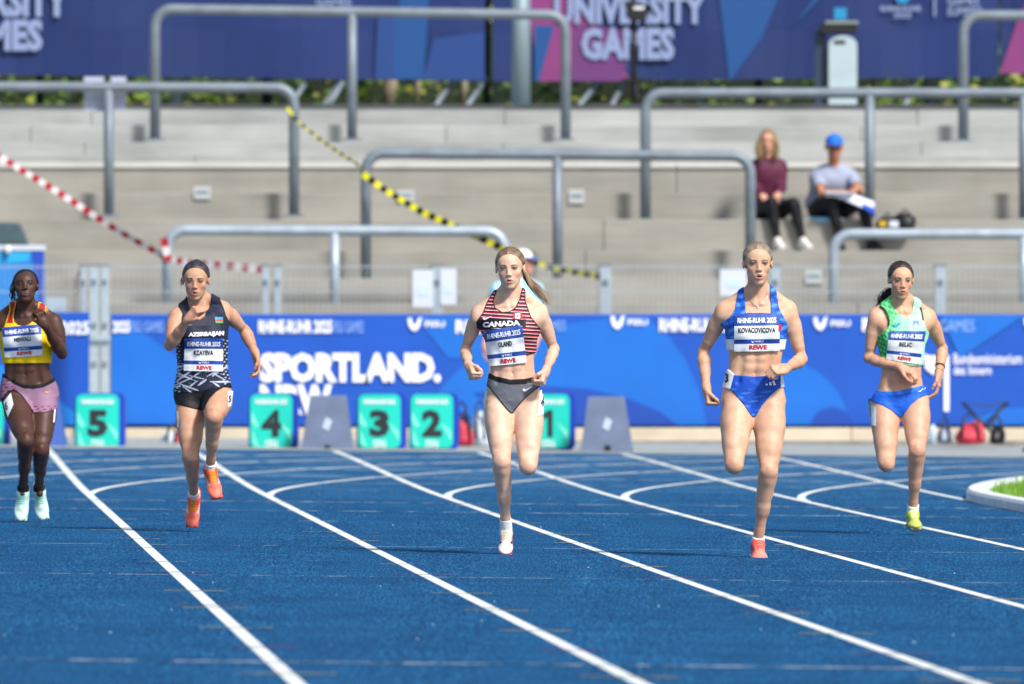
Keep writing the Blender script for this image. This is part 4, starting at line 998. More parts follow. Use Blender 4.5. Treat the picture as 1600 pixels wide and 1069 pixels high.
def head_prims(c, R, s=1.0, wide=1.0, mouth=0.0, jaw=1.0, nose=1.0):
    L = lambda x, y, z: c+R@(np.array([x, y, z])*s)
    def E(x, y, z, a, b, c_, k=.02, op='u'): return el(L(x, y, z), (a*s, b*s, c_*s), R, k*s, op)
    def S(p, q, a, b, k=.01): return rc(L(*p), L(*q), a*s, b*s, k*s)
    w = wide
    P = [E(0, -.018, .038, .073*w, .092, .082, 0), E(0, .022, .030, .062*w, .070, .062, .02), E(0, .022, -.025, .0565*w, .064, .078, .02),
         E(0, .024, -.074, .0440*w*jaw, .048, .038, .020), E(0, .060, -.102, .021*jaw, .016, .015, .020),
         E(-.037*w, .052, -.022, .020, .018, .018, .018), E(.037*w, .052, -.022, .020, .018, .018, .018),
         S((-.040*w, -.002, -.048), (-.012, .054, -.100), .0140, .012, .018), S((.040*w, -.002, -.048), (.012, .054, -.100), .0140, .012, .018),
         S((-.036, .073, .021), (-.012, .080, .018), .0092, .0085, .012), S((.036, .073, .021), (.012, .080, .018), .0092, .0085, .012),
         E(-.0325, .094, .002, .0155, .015, .0092, .008, 's'), E(.0325, .094, .002, .0155, .015, .0092, .008, 's'),
         S((0, .080, .012), (0, .0945*nose, -.029), .0070, .0085, .014), E(0, .0965*nose, -.034, .0088, .009, .0074, .008),
         E(-.0105, .091, -.037, .0074, .010, .0060, .006), E(.0105, .091, -.037, .0074, .010, .0060, .006),
         E(-.0325, .0735, .003, .0128, .0128, .0118, .003), E(.0325, .0735, .003, .0128, .0128, .0118, .003),
         E(0, .072, -.066, .030, .0150, .024, .014)]
    mo = mouth; mz = -.009
    P += [S((-.0235, .0795, -.0575+mz+mo*.004), (0, .0895, -.053+mz+mo*.004), .0036, .0048, .005), S((.0235, .0795, -.0575+mz+mo*.004), (0, .0895, -.053+mz+mo*.004), .0036, .0048, .005),
          S((-.017, .0805, -.0655+mz-mo*.007), (.0, .0880, -.0675+mz-mo*.008), .0042, .0058, .005), S((.017, .0805, -.0655+mz-mo*.007), (.0, .0880, -.0675+mz-mo*.008), .0042, .0058, .005)]
    if mo > 0: P.append(E(0, .093, -.0610+mz-mo*.002, .0165+.002*mo, .012, .0016+.0042*mo, .003, 's'))
    for sx in (-1, 1):
        P += [el(L(sx*.073*w, -.008, .001), (.0090*s, .018*s, .027*s), R, .006*s), E(sx*.083*w, -.002, .002, .006, .011, .020, .004, 's')]
    return P
def face_colour(V, c, R, s, base, lip, mouth=0, part=None, blush=.12):
    q = (V-c)@R/s; x, y, z = q[:, 0], q[:, 1], q[:, 2]; col = np.tile(np.array(base), (len(V), 1)); mo = mouth; zz = z; z = z+.009*(z < -.045)
    hd = (np.abs(x) < .09) & (zz > -.13) & (zz < .13)
    def mix(mask, cc): col[:] = col*(1-mask[:, None])+np.array(cc)*mask[:, None]
    ss = lambda v, a, b: np.clip((v-a)/(b-a), 0, 1)
    g = lambda cx, cz, rx, rz: np.exp(-(((x-cx)/rx)**2+((z-cz)/rz)**2))*(y > .03)*hd
    red = np.array(base)*np.array([1.02, .72, .70])
    mix(np.clip(g(-.04, -.025, .022, .02)+g(.04, -.025, .022, .02), 0, 1)*blush*3, red)
    mix(np.clip(g(0, -.034, .014, .012), 0, 1)*blush*2, red)
    mix(np.clip(g(-.0325, .004, .022, .014)+g(.0325, .004, .022, .014), 0, 1)*.5, np.array(base)*np.array([.80, .66, .63]))  # shade of the eye sockets painted into the skin colour
    fr = (y > .072)*hd
    tk = np.clip(1-(np.abs(x)/.0255)**2, 0, 1)
    up = ss(-np.abs(z-(-.0550+mo*.004))+.0045*tk, -.0012, .0010)*(tk > .02)*fr
    lo = ss(-np.abs(z-(-.0658-mo*.0080))+.0058*np.clip(1-(np.abs(x)/.020)**2, 0, 1), -.0014, .0010)*(np.abs(x) < .021)*fr
    mix(up*.7, np.array(lip)*.85); mix(lo*.7, lip)
    gap = ss(-np.abs(z-(-.0606-mo*.0028))+(.0019+.0046*mo)*np.clip(1-(np.abs(x)/.0225)**2, 0, 1), -.0012, .0004)*(np.abs(x) < .023)*fr
    mix(gap*(.75 if mo == 0 else .95), np.array([.09, .025, .022]))
    if mo > .3: mix(ss(-np.abs(z-(-.0560-mo*.0005)), -.0022, -.0010)*ss(-np.abs(x), -.014, -.011)*fr*.6, [.62, .58, .52])
    nost = np.clip(np.exp(-(((x-.0085)/.004)**2+((zz+.0415)/.0028)**2))+np.exp(-(((x+.0085)/.004)**2+((zz+.0415)/.0028)**2)), 0, 1)*(y > .075)*hd
    mix(nost*.55, np.array(base)*.3)
    return col
def shoe_prims(ank, toe, s=1.0, up=None):
    """ank ankle joint, toe tip; the sole lies on the far side from 'up'"""
    ank = np.array(ank, float); toe = np.array(toe, float); up = nrm(up if up is not None else (0, 0, 1))
    d = toe-ank; d = d-up*(d@up)*1.0; d = nrm(d); l = nrm(np.cross(d, up)); R = np.stack([l, d, up], 1)
    O = ank-up*.062*s
    L = lambda x, y, z: O+R@(np.array([x, y, z])*s)
    P = [el(L(0, -.030, .020), (.030*s, .040*s, .036*s), R, 0), rc(L(0, -.010, .040), L(0, .020, .052), .032*s, .031*s, .02),
         rc(L(0, .015, .045), L(0, .09, .018), .031*s, .024*s, .02), el(L(.002, .100, .004), (.039*s, .064*s, .022*s), R, .02), el(L(0, .03, .0), (.032*s, .085*s, .024*s), R, .02),
         rbox(L(0, .050, -.016), (.034*s, .106*s, .008*s), .008*s, R, .008), rc(L(0, -.038, .03), L(0, -.046, .070), .016*s, .010*s, .015)]
    return P, O, R
def coloured(name, V, Q, colr, m, parent, smooth=True): return mobj(name, V, Q, m, parent, smooth, col=colr)
def solid(name, groups, off, region, m, parent, colr, h=.003, ks=.004, it=1, lo=None, hi=None):
    b0, b1 = bounds(groups)
    if lo is not None: b0 = np.maximum(b0, lo)
    if hi is not None: b1 = np.minimum(b1, hi)
    V, Q = mesher(gfield(groups, off, region, ks), b0-.01, b1+.01, h)
    if len(V) == 0: print('EMPTY', name); return None
    V = relax(V, Q, it)
    c = colr(V) if callable(colr) else np.tile(np.array(colr, float), (len(V), 1))
    return coloured(name, V, Q, c, m, parent)
def pxregion(poly, dlo=None, dhi=None):
    f = polysdf(poly)
    def r(P):
        x, y = topx(P); d = f(x, y)*(P[..., 1]/F)
        if dlo is not None: d = np.maximum(d, dlo-P[..., 1])
        if dhi is not None: d = np.maximum(d, P[..., 1]-dhi)
        return d
    return r
def drape(groups, pxpts, Z, off):
    """throw photo-plane points along the view direction onto the body surface"""
    O = np.array([W(x, y, Z-.55) for x, y in pxpts]); D = O-np.array([0, 0, CAMH]); D /= np.linalg.norm(D, axis=1)[:, None]
    P, ok = march(groups, O, D, 1.1, off)
    q = np.array(pxpts, float); P = P-D*(.0018*(1+np.sin(q[:, :1]*.21+q[:, 1:2]*.13)*np.sin(q[:, 1:2]*.27-q[:, :1]*.08)))
    return P, ok
def drape_mesh(name, groups, Z, off, V2, Fc, m, parent, smooth=False, midx=None, solidify=0):
    P, ok = drape(groups, V2, Z, off)
    Fk = [(f, i) for i, f in enumerate(Fc) if all(ok[j] for j in f)]
    if not Fk: print('nothing draped', name); return None
    o = mobj(name, P, [f for f, _ in Fk], m, parent, smooth, midx=None if midx is None else [midx[i] for _, i in Fk])
    return o
def drape_quad(name, groups, Z, off, Q, m, parent, nx=14, ny=12, midf=None):
    U = np.array([[i/nx, j/ny] for j in range(ny+1) for i in range(nx+1)]); V2 = quadmap(Q, U)
    Fc = [(j*(nx+1)+i, j*(nx+1)+i+1, (j+1)*(nx+1)+i+1, (j+1)*(nx+1)+i) for j in range(ny) for i in range(nx)]
    mi = None if midf is None else [midf((f[0] % (nx+1)+.5)/nx, (f[0]//(nx+1)+.5)/ny) for f in Fc]
    return drape_mesh(name, groups, Z, off, V2, Fc, m, parent, True, mi)
def drape_text(name, groups, Z, off, s, Q, m, parent, bold=.02, spacing=1.0):
    V, Fc, _ = text2d(s, bold, spacing=spacing); return drape_mesh(name, groups, Z, off, quadmap(Q, V), Fc, m, parent)
def drape_poly(name, groups, Z, off, pts, m, parent):
    # fan from centroid keeps it close to curved cloth
    pts = [tuple(p) for p in pts]; c = tuple(np.mean(pts, 0)); V2 = np.array([c]+pts); n = len(pts)
    return drape_mesh(name, groups, Z, off, V2, [(0, 1+i, 1+(i+1) % n) for i in range(n)], m, parent)
def subq(Q, u0, v0, u1, v1): return [tuple(p) for p in quadmap(Q, np.array([[u0, v0], [u1, v0], [u1, v1], [u0, v1]]))]
Mbp = mat('bib_paper', '#e9ecef', .6); Mbb = mat('bib_blue', '#1c459c', .55); Mbr = mat('bib_red', '#c01530', .55); Mbk = mat('bib_black', '#14161c', .5); Mbm = mat('bib_mid_blue', '#2a62b8', .55)
MW = mat('print_white', '#eef0f4', .5); MR = mat('print_red', '#c8102e', .5)
def make_bib(parent, groups, Z, Q, nm, off=.011, name_bold=.035, logo=True):
    o = drape_quad('bib', groups, Z, off, Q, [Mbp, Mbb], parent, 20, 25, lambda u, v: 1 if (v > .68 or .20 < v < .32) else 0)
    if o is None: return
    e = off+.0022
    drape_text('lettering', groups, Z, e, RR, subq(Q, .07, .755, .93, .90), MW, o, .035)
    drape_text('lettering', groups, Z, e, nm, subq(Q, .5-min(.41, .036*len(nm)), .49, .5+min(.41, .036*len(nm)), .635), Mbk, o, name_bold)
    drape_text('lettering', groups, Z, e, 'FISU', subq(Q, .47, .235, .64, .285), MW, o, .02)
    drape_poly('emblem', groups, Z, e, quadmap(Q, np.array([[.37, .29], [.39, .235], [.42, .22], [.455, .30], [.425, .25], [.40, .25]])), MW, o)
    for uu, vv in ((.03, .03), (.97, .03), (.97, .97), (.03, .97)):
        c_ = quadmap(Q, np.array([[uu, vv]])); P, ok = drape(groups, np.array([c_[0]-[2, 0], c_[0]+[2, .6]]), Z, e+.001)
        if ok.all(): MB().tube(P, .0011, 4).build('safety_pin', M['galv_lt'], parent)
    drape_text('lettering', groups, Z, e, 'REWE', subq(Q, .33, .045, .72, .165), Mbr, o, .05)
    return o
def swoosh(x, y, s, fl=1, rot=0):
    P = np.array([(-1, .0), (-.82, .28), (-.55, .33), (-.1, .16), (1, -.38), (-.05, .0), (-.52, .08), (-.72, -.05), (-.75, -.28), (-.95, -.12)])
    a = math.radians(rot); P = P*[fl, 1]; return [(x+s*(p[0]*math.cos(a)-p[1]*math.sin(a)), y+s*(p[0]*math.sin(a)+p[1]*math.cos(a))) for p in P]

PROF = [(-.16, .080, .070, 0), (-.08, .125, .092, -.005), (0, .160, .104, -.008), (.10, .156, .098, -.004), (.20, .142, .088, .004), (.30, .131, .080, .008), (.40, .130, .078, .008), (.52, .138, .086, .004),
        (.64, .146, .096, .002), (.74, .148, .098, 0), (.84, .142, .090, -.004), (.92, .118, .072, -.010), (1.0, .070, .050, -.014)]
def prof(sw=1.0, waist=1.0, hip=1.0, dep=1.0, chest=1.0):
    out = []
    for t, a, b, o in PROF:
        k = np.interp(t, [0, .18, .35, .55, .75, 1], [hip, (hip+waist)/2, waist, (waist+chest)/2, chest, chest]); out.append((t, a*k*sw, b*dep, o))
    return out
class Runner: pass
def build_runner(sp):
    """sp: spec dictionary with joints as (photo x, photo y, metres towards the camera)"""
    Z = sp['Z']; J = {k: W(v[0], v[1], Z-v[2]) for k, v in sp['J'].items()}; s = sp.get('s', 1.0)
    g = Runner(); g.Z = Z; g.J = J
    u0 = J['hipL']-J['hipR']; u1 = J['shL']-J['shR']; u0 = nrm(u0); u1 = nrm(u1)
    lo_, up_ = J['pel'], J['neck']
    ax = nrm(up_-lo_); fw = nrm(np.cross(nrm(u0+u1), ax)); sm = nrm(u0+u1)
    T = [torso(lo_, up_, u0, u1, prof(**sp.get('prof', {})), .0)]
    Lt = np.linalg.norm(up_-lo_)
    A = lambda t, x, y: lo_+ax*t*Lt+nrm(u0+(u1-u0)*t)*x+fw*y
    bx = sp.get('bust', 1.0)
    T += [el(A(.70, -.066, .068), (.052*bx, .040*bx, .050*bx), np.stack([sm, fw, ax], 1), .03), el(A(.70, .066, .068), (.052*bx, .040*bx, .050*bx), np.stack([sm, fw, ax], 1), .03)]
    for sd, shk in ((-1, 'shR'), (1, 'shL')):
        sh = J[shk]; nk = up_+ax*.03
        T += [rc(up_+ax*.066+sm*sd*.036-fw*.012, sh+ax*.014-fw*.005, .027*s, .032*s, .035), rc(A(.86, sd*.06, -.01), sh-ax*.03, .055*s, .040*s, .035),
              rc(A(.80, sd*.075, .03), sh-ax*.028+fw*.012, .042*s, .034*s, .03),                      # pectoral to arm
              rc(A(.72, sd*.115, -.02), A(.9, sd*.13, -.02), .035*s, .04*s, .03),                     # lat
              rc(up_-ax*.012+sm*sd*.018+fw*.045, sh+ax*.020+fw*.012, .0085, .0095, .014)]             # collar bone
        T += [el(A(-.03, sd*.07, -.075), (.078*s, .06*s, .082*s), np.stack([sm, fw, ax], 1), .03)]    # glute
    T += [rc(up_-ax*.02-fw*.012, J['head']-sp['_R'][:, 2]*.045*s-sp['_R'][:, 1]*.022, .052*s*sp.get('neckr', 1), .0455*s*sp.get('neckr', 1), .03),
          rc(up_+sm*.012+fw*.034-ax*.01, J['head']+sp['_R']@np.array([.040, -.030, -.062])*s, .010, .010, .016), rc(up_-sm*.012+fw*.034-ax*.01, J['head']+sp['_R']@np.array([-.040, -.030, -.062])*s, .010, .010, .016)]
    if sp.get('abs', 0):
        ab = sp['abs']
        T += [rc(A(.24, 0, .106), A(.55, 0, .112), .008*ab+.012, .008*ab+.012, .02, 's')]
        for sd in (-1, 1):
            for tt in (.34, .43, .52): T += [el(A(tt, sd*.030, .068), (.028, .020, .024), np.stack([sm, fw, ax], 1), .012*ab+.004)]
            T += [rc(A(.2, sd*.085, .085), A(.5, sd*.075, .098), .014, .016, .02, 's')]
    T += [el(A(.285, 0, .094), (.0060, .016, .0115), np.stack([sm, fw, ax], 1), .008, 's')]   # navel
    legR = leg_prims(J['hipR'], J['kneeR'], J['ankR'], s, sp.get('th', 1), -1, sp.get('calf', 1), sp.get('fwR'))
    legL = leg_prims(J['hipL'], J['kneeL'], J['ankL'], s, sp.get('th', 1), 1, sp.get('calf', 1), sp.get('fwL'))
    mu = sp.get('musc', 1.0)
    armR = arm_prims(J['shR'], J['elR'], J['wrR'], s*sp.get('arm', 1), mu, -u1); armL = arm_prims(J['shL'], J['elL'], J['wrL'], s*sp.get('arm', 1), mu, u1)
    hR = hand_prims(J['wrR'], sp['handR'][0], sp['handR'][1], sp['handR'][2], s=s*.93, **sp['handR'][3]); hL = hand_prims(J['wrL'], sp['handL'][0], sp['handL'][1], sp['handL'][2], s=s*.93, **sp['handL'][3])
    hs = sp.get('hs', .95)
    H = head_prims(J['head'], sp['_R'], hs, sp.get('wide', 1), sp.get('mouth', 0), sp.get('jaw', 1), sp.get('nose', 1))
    footg = []
    for a_, t_ in (('ankR', 'toeR'), ('ankL', 'toeL')):
        d = J[t_]-J[a_]; footg.append(rc(J[a_], J[a_]+d*.18, .027*s, .022*s, .02))
    g.torso = [(0, T)]; g.head = [(0, H)]; g.T = T
    g.trunk = [(0, T), (.022, legR), (.022, legL)]
    g.body = [(0, T), (.020, legR), (.020, legL), (.022, armR), (.022, armL), (.014, hR), (.014, hL), (.010, H), (.01, footg[:1]), (.01, footg[1:])]
    # the trunk with the shoulders of both arms, for cloth and bib
    g.skin = lin(sp['skin']); g.wide = sp.get('wide', 1); g.A = A; g.hs = hs; g.R = sp['_R']; g.c = J['head']; g.fw = fw; g.ax = ax; g.sm = sm
    base = J['pel']*1.0; base[2] = min(J['toeR'][2], J['toeL'][2])-.02
    root = thing('person', sp['label'], 'person', base, 'runners in the race'); g.root = root
    g.h = sp.get('h', .0032)
    V, Q = mesher(gfield(g.body), *bounds(g.body), h=g.h)
    V = relax(V, Q, 1)
    base_c = lin(sp['skin']); lip = lin(sp['lip'])
    col = face_colour(V, g.c, g.R, hs, base_c, lip, sp.get('mouth', 0), blush=sp.get('blush', .12))
    for k in ('kneeR', 'kneeL', 'elR', 'elL'):
        d = np.linalg.norm(V-J[k], axis=1); m = np.exp(-(d/.06)**2)[:, None]*.5; col = col*(1-m)+m*np.array(base_c)*np.array([.98, .78, .74])
    for k in ('wrR', 'wrL'):
        d = np.linalg.norm(V-J[k], axis=1); m = np.clip(1.3-d/.12, 0, .45)[:, None]; col = col*(1-m)+m*np.array(base_c)*np.array([1.0, .80, .77])
    coloured('body', V, Q, col, MS, root)
    # eyes and brows laid on the head
    eye_kit(g, sp, root)
    return g
def onhead(g, pts, off):
    """head-local (x, z) points projected from the front of the face"""
    P0 = np.array([g.c+g.R@(np.array([x, .16, z])*g.hs) for x, z in pts]); D = np.tile(-g.R[:, 1], (len(pts), 1))
    P, ok = march(g.head, P0, D, .2, off); return P
def eye_kit(g, sp, root):
    op = sp.get('eye', 1.0); brow = mat('brow', sp['brow'], .8); iris = MEB if sp.get('pale_eyes') else MEI
    for sx in (-1, 1):
        cx, cz = sx*.0325, .0035; mb = MB()
        al = [(cx+.0162*math.cos(a), cz+(.0052 if math.sin(a) > 0 else .0040)*op*math.sin(a)) for a in np.linspace(0, 2*math.pi, 19)[:-1]]
        P = onhead(g, [(cx, cz)]+al, .0016); mb.add(P, [(0, 1+i, 1+(i+1) % 18) for i in range(18)], 0)
        ir = [(cx+.0058*math.cos(a), cz+.0004+min(.0048*op, .0062)*math.sin(a)) for a in np.linspace(0, 2*math.pi, 13)[:-1]]
        P = onhead(g, [(cx, cz)]+ir, .0024); mb.add(P, [(0, 1+i, 1+(i+1) % 12) for i in range(12)], 1)
        # upper lash line
        top = [(cx+sx*.0180*math.cos(a), cz+.0054*op*math.sin(a)) for a in np.linspace(math.pi, 0, 9)]
        a_ = onhead(g, top, .003); b_ = onhead(g, [(x, z+.0027) for x, z in top], .003)
        mb.add(np.concatenate([a_, b_]), [(i, i+1, i+10, i+9) for i in range(8)], 2)
        lw = [(cx+sx*.0165*math.cos(a), cz-.0042*op*math.sin(a)) for a in np.linspace(math.pi, 0, 9)]
        a_ = onhead(g, lw, .0026); b_ = onhead(g, [(x, z-.0012) for x, z in lw], .0026)
        mb.add(np.concatenate([a_, b_]), [(i, i+1, i+10, i+9) for i in range(8)], 2)
        mb.build('eye', [MEW, iris, MLA], root)
        ba = sp.get('brow_angle', 0.0)
        bl = [(sx*(.013+.036*u), .0165+.0055*math.sin(u*math.pi*.75)+ba*u-.002*u) for u in np.linspace(0, 1, 9)]; th = [.0037*(1-.6*u)*min(1, .45+u*4) for u in np.linspace(0, 1, 9)]
        a_ = onhead(g, [(x, z-t) for (x, z), t in zip(bl, th)], .0012); b_ = onhead(g, [(x, z+t) for (x, z), t in zip(bl, th)], .0012)
        MB().add(np.concatenate([a_, b_]), [(i, i+1, i+10, i+9) for i in range(8)]).build('eyebrow', brow, root)
def hair_cap(g, c1, c2, part=True, thick=.007, line=None, bun=None, root=None, low=-.022, fw=0.0, top=0.0):
    """pulled back hair: a shell over the skull with combed ridges. line: rows (z, how far forward)"""
    hs = g.hs; rows = np.array(line or [(-.08, -.10), (-.05, -.085), (-.02, -.050), (.0, -.010), (.015, .010), (.035, .024), (.055, .036), (.070, .050), (.082, .068), (.092, .088), (.12, .2)])
    ridge = 0.00028
    def q_(P): return (P-g.c)@g.R/hs
    def region(P):
        q = q_(P); x, y, z = q[..., 0], q[..., 1], q[..., 2]
        fy = np.interp(z, rows[:, 0], rows[:, 1])+fw+.42*np.maximum(0, np.abs(x)-.018)*np.clip((z-.02)/.03, 0, 1)
        return np.maximum((y-fy)*hs*.8, (low-z)*hs)
    skull = [(0, [el(g.c+g.R@np.array([0, -.018, .038])*hs, (.0735*hs*g.wide, .094*hs, .084*hs), g.R, 0), el(g.c+g.R@np.array([0, .012, .030])*hs, (.066*hs*g.wide, .070*hs, .066*hs), g.R, .02), el(g.c+g.R@np.array([0, -.02, -.02])*hs, (.064*hs*g.wide, .07*hs, .06*hs), g.R, .02)])]
    if bun is not None: skull[0][1].append(el(g.c+g.R@np.array(bun[:3])*hs, (bun[3]*hs,)*3, g.R, .01))
    base = gfield(skull, 0.0, region, .003)
    def taper(q):
        m = np.interp(q[..., 2], rows[:, 0], rows[:, 1])+fw+.42*np.maximum(0, np.abs(q[..., 0])-.018)*np.clip((q[..., 2]-.02)/.03, 0, 1)-q[..., 1]; return (thick*.6+top)*np.clip(m/.030, .05, 1)
    def f(P, rad):
        q = q_(P); a = np.arctan2(q[..., 0], q[..., 2]-.0); return base(P, None if rad is None else rad+.012)-taper(q)*1.0+ridge*np.sin(a*64+np.sin(q[..., 1]*40)*.8)+(.0016*np.exp(-(q[..., 0]/.003)**2)*(q[..., 1] > -.03) if part else 0)
    b0, b1 = bounds(skull); V, Q = mesher(f, b0-.01, b1+.01, .0028)
    V = relax(V, Q, 1, .3)
    q = q_(V); a = np.arctan2(q[:, 0], q[:, 2]); n = .5+.28*np.sin(a*58+np.sin(q[:, 1]*40)*.8+2*np.sin(a*7))+.22*np.sin(a*13+1); n = n[:, None]
    col = np.array(lin(c1))*(1-n)+np.array(lin(c2))*n
    if part:
        m = (np.exp(-(q[:, 0]/.0026)**2)*(q[:, 1] > -.02)*(q[:, 2] > .06))[:, None]*.8; col = col*(1-m)+m*np.array(g.skin)*.8
    coloured('hair', V, Q, col, MH, root or g.root)
    rg = np.random.default_rng(int(abs(g.c[0])*100)+3); mb = MB(); cl = []
    for _ in range(210):
        th = rg.uniform(-1.75, 1.75); pts = []; y1 = rg.uniform(-.105, -.03); r0_ = thick*.6+top+rg.uniform(-.0004, .0012)
        ys = None
        for y in np.linspace(.075, y1, 34):
            k = max(0, 1-((y+.018)/(.094+r0_))**2)**.5; z = .038+(.084+r0_)*k*math.cos(th); m_ = np.interp(z, rows[:, 0], rows[:, 1])+fw-y; r_ = r0_*min(1, max(.1, m_/.03)); x = (.0735*g.wide+r_)*k*math.sin(th); z = .038+(.084+r_)*k*math.cos(th)
            if z < -.03 or y > np.interp(z, rows[:, 0], rows[:, 1])+fw-.002: continue
            pts.append((x+.0008*math.sin(y*90+th*9), y, z))
        if len(pts) < 5: continue
        pts = [g.c+g.R@(np.array(p)*hs) for p in pts[::2]]; n0 = len(mb.V); mb.tube(pts, [.0009]*len(pts), 4, cap=False); u = rg.random()**.7; cl += [np.array(lin(c1))*(1-u)*.8+np.array(lin(c2))*u]*(len(mb.V)-n0)
    mobj('hair_strands', mb.V, mb.F, MH, root or g.root, True, col=np.array(cl), kind='stuff')
def strands(g, name, start, path, n, r0, spread, c1, c2, curl=0, seed=0, jit=.3):
    """a tail of many thin strands following path (world points)"""
    rng = np.random.default_rng(seed); P = np.array(path, float); m = MB(); cols = []
    ts = np.linspace(0, 1, 14)
    seg = np.concatenate([[0], np.cumsum(np.linalg.norm(np.diff(P, axis=0), axis=1))]); seg /= seg[-1]
    for i in range(n):
        o = rng.normal(0, 1, 3)*spread; ph = rng.uniform(0, 6.28); fr = rng.uniform(.85, 1.15); w_ = rng.uniform(.6, 1.3); ln = rng.uniform(.72, 1.03)
        pts = []
        for t in ts:
            b = np.array([np.interp(min(t*ln, 1), seg, P[:, k]) for k in range(3)]); e = .35+1.25*math.sin(min(1, t*1.1)*math.pi*.55)
            b = b+o*e+curl*np.array([math.sin(ph+t*17*fr), math.cos(ph+t*15*fr), math.sin(ph*2+t*19*fr)])*t**.5
            pts.append(b)
        rr = [r0*w_*(1-.75*t**2) for t in ts]
        k0 = len(m.V); m.tube(pts, rr, 5); cc = np.array(lin(c1))*(1-(u := rng.random()))+np.array(lin(c2))*u; cols += [cc]*(len(m.V)-k0)
    mobj(name, m.V, m.F, MH, g.root, True, col=np.array(cols))
def make_shoe(g, sp, side, s=.97, h=.003):
    J = g.J; up = sp['shoeup'+side]; P, O, R = shoe_prims(J['ank'+side], J['toe'+side], s, up)
    sc = sp['shoe'+side] if 'shoe'+side in sp else sp['shoe']
    dk = lin(sc['sole']); a = lin(sc['toe']); b = lin(sc['mid']); tg = lin(sc['tongue']); hl = lin(sc.get('heel', sc['mid']))
    def region(Pp):
        q = (Pp-O)@R/s; return (q[..., 2]-np.interp(q[..., 1], [-.05, -.02, .005, .03, .05], [.072, .056, .060, .088, .12]))*s*.8
    def colr(V):
        q = (V-O)@R/s; x, y, z = q[:, 0], q[:, 1], q[:, 2]
        t = np.clip((y-.02)/.07, 0, 1)[:, None]; c = np.array(b)*(1-t)+np.array(a)*t
        tm = ((np.abs(x) < .016) & (y > -.01) & (y < .085) & (z > .015)); c[tm] = tg
        lace = tm & (np.abs(((y*95) % 1)-.5) < .17); c[lace] = lin(sc.get('lace', '#e8e8e8'))
        c[(y < -.035)] = hl
        if 'mark' in sc:
            mk = (np.abs(x) > .020) & (np.abs(z-.012-.35*(y-.04)) < .006) & (y > .0) & (y < .09); c[mk] = lin(sc['mark'])
        c[z < sc.get('solez', -.008)] = dk
        return c
    lo, hi = bounds([(0, P)])
    o = solid('shoe', [(0, P)], 0, region, MSH, g.root, colr, h, .004, 1)
    sp_ = MB()
    for (x, y) in ((-.018, .12), (.018, .12), (0, .145), (-.024, .085), (.024, .085)):
        p = O+R@(np.array([x, y, -.022])*s); e = O+R@(np.array([x, y, -.030])*s); sp_.tube([p, e], [.0028, .0012], 6)
    sp_.build('spike', mat('spike_steel', '#c8ccd0', .3, .8), g.root)
    ck = sc.get('sock')
    if ck:
        kn = J['knee'+side]; an = J['ank'+side]; d = nrm(kn-an); top = sc.get('sockh', .05)
        up_ = nrm(up)
        solid('sock', [(0, [rc(an-up_*.01, an+d*top, .0335*s, .0320*s, 0)])], 0, lambda Pp: ((Pp-an)@d-top+.005), MC, g.root, lin(ck), h, .003)
    return O, R
# ------------------------------------------------------------------ the five runners (joints read from the photograph; depth in metres towards the camera)
def bypx(fn):
    def c(V):
        x, y = topx(V); return fn(x, y, V)
    return c
def cvec(V, c): return np.tile(np.array(lin(c), float), (len(V), 1))
FIST = dict(curls=(80, 98, 60), thumb=1.15)

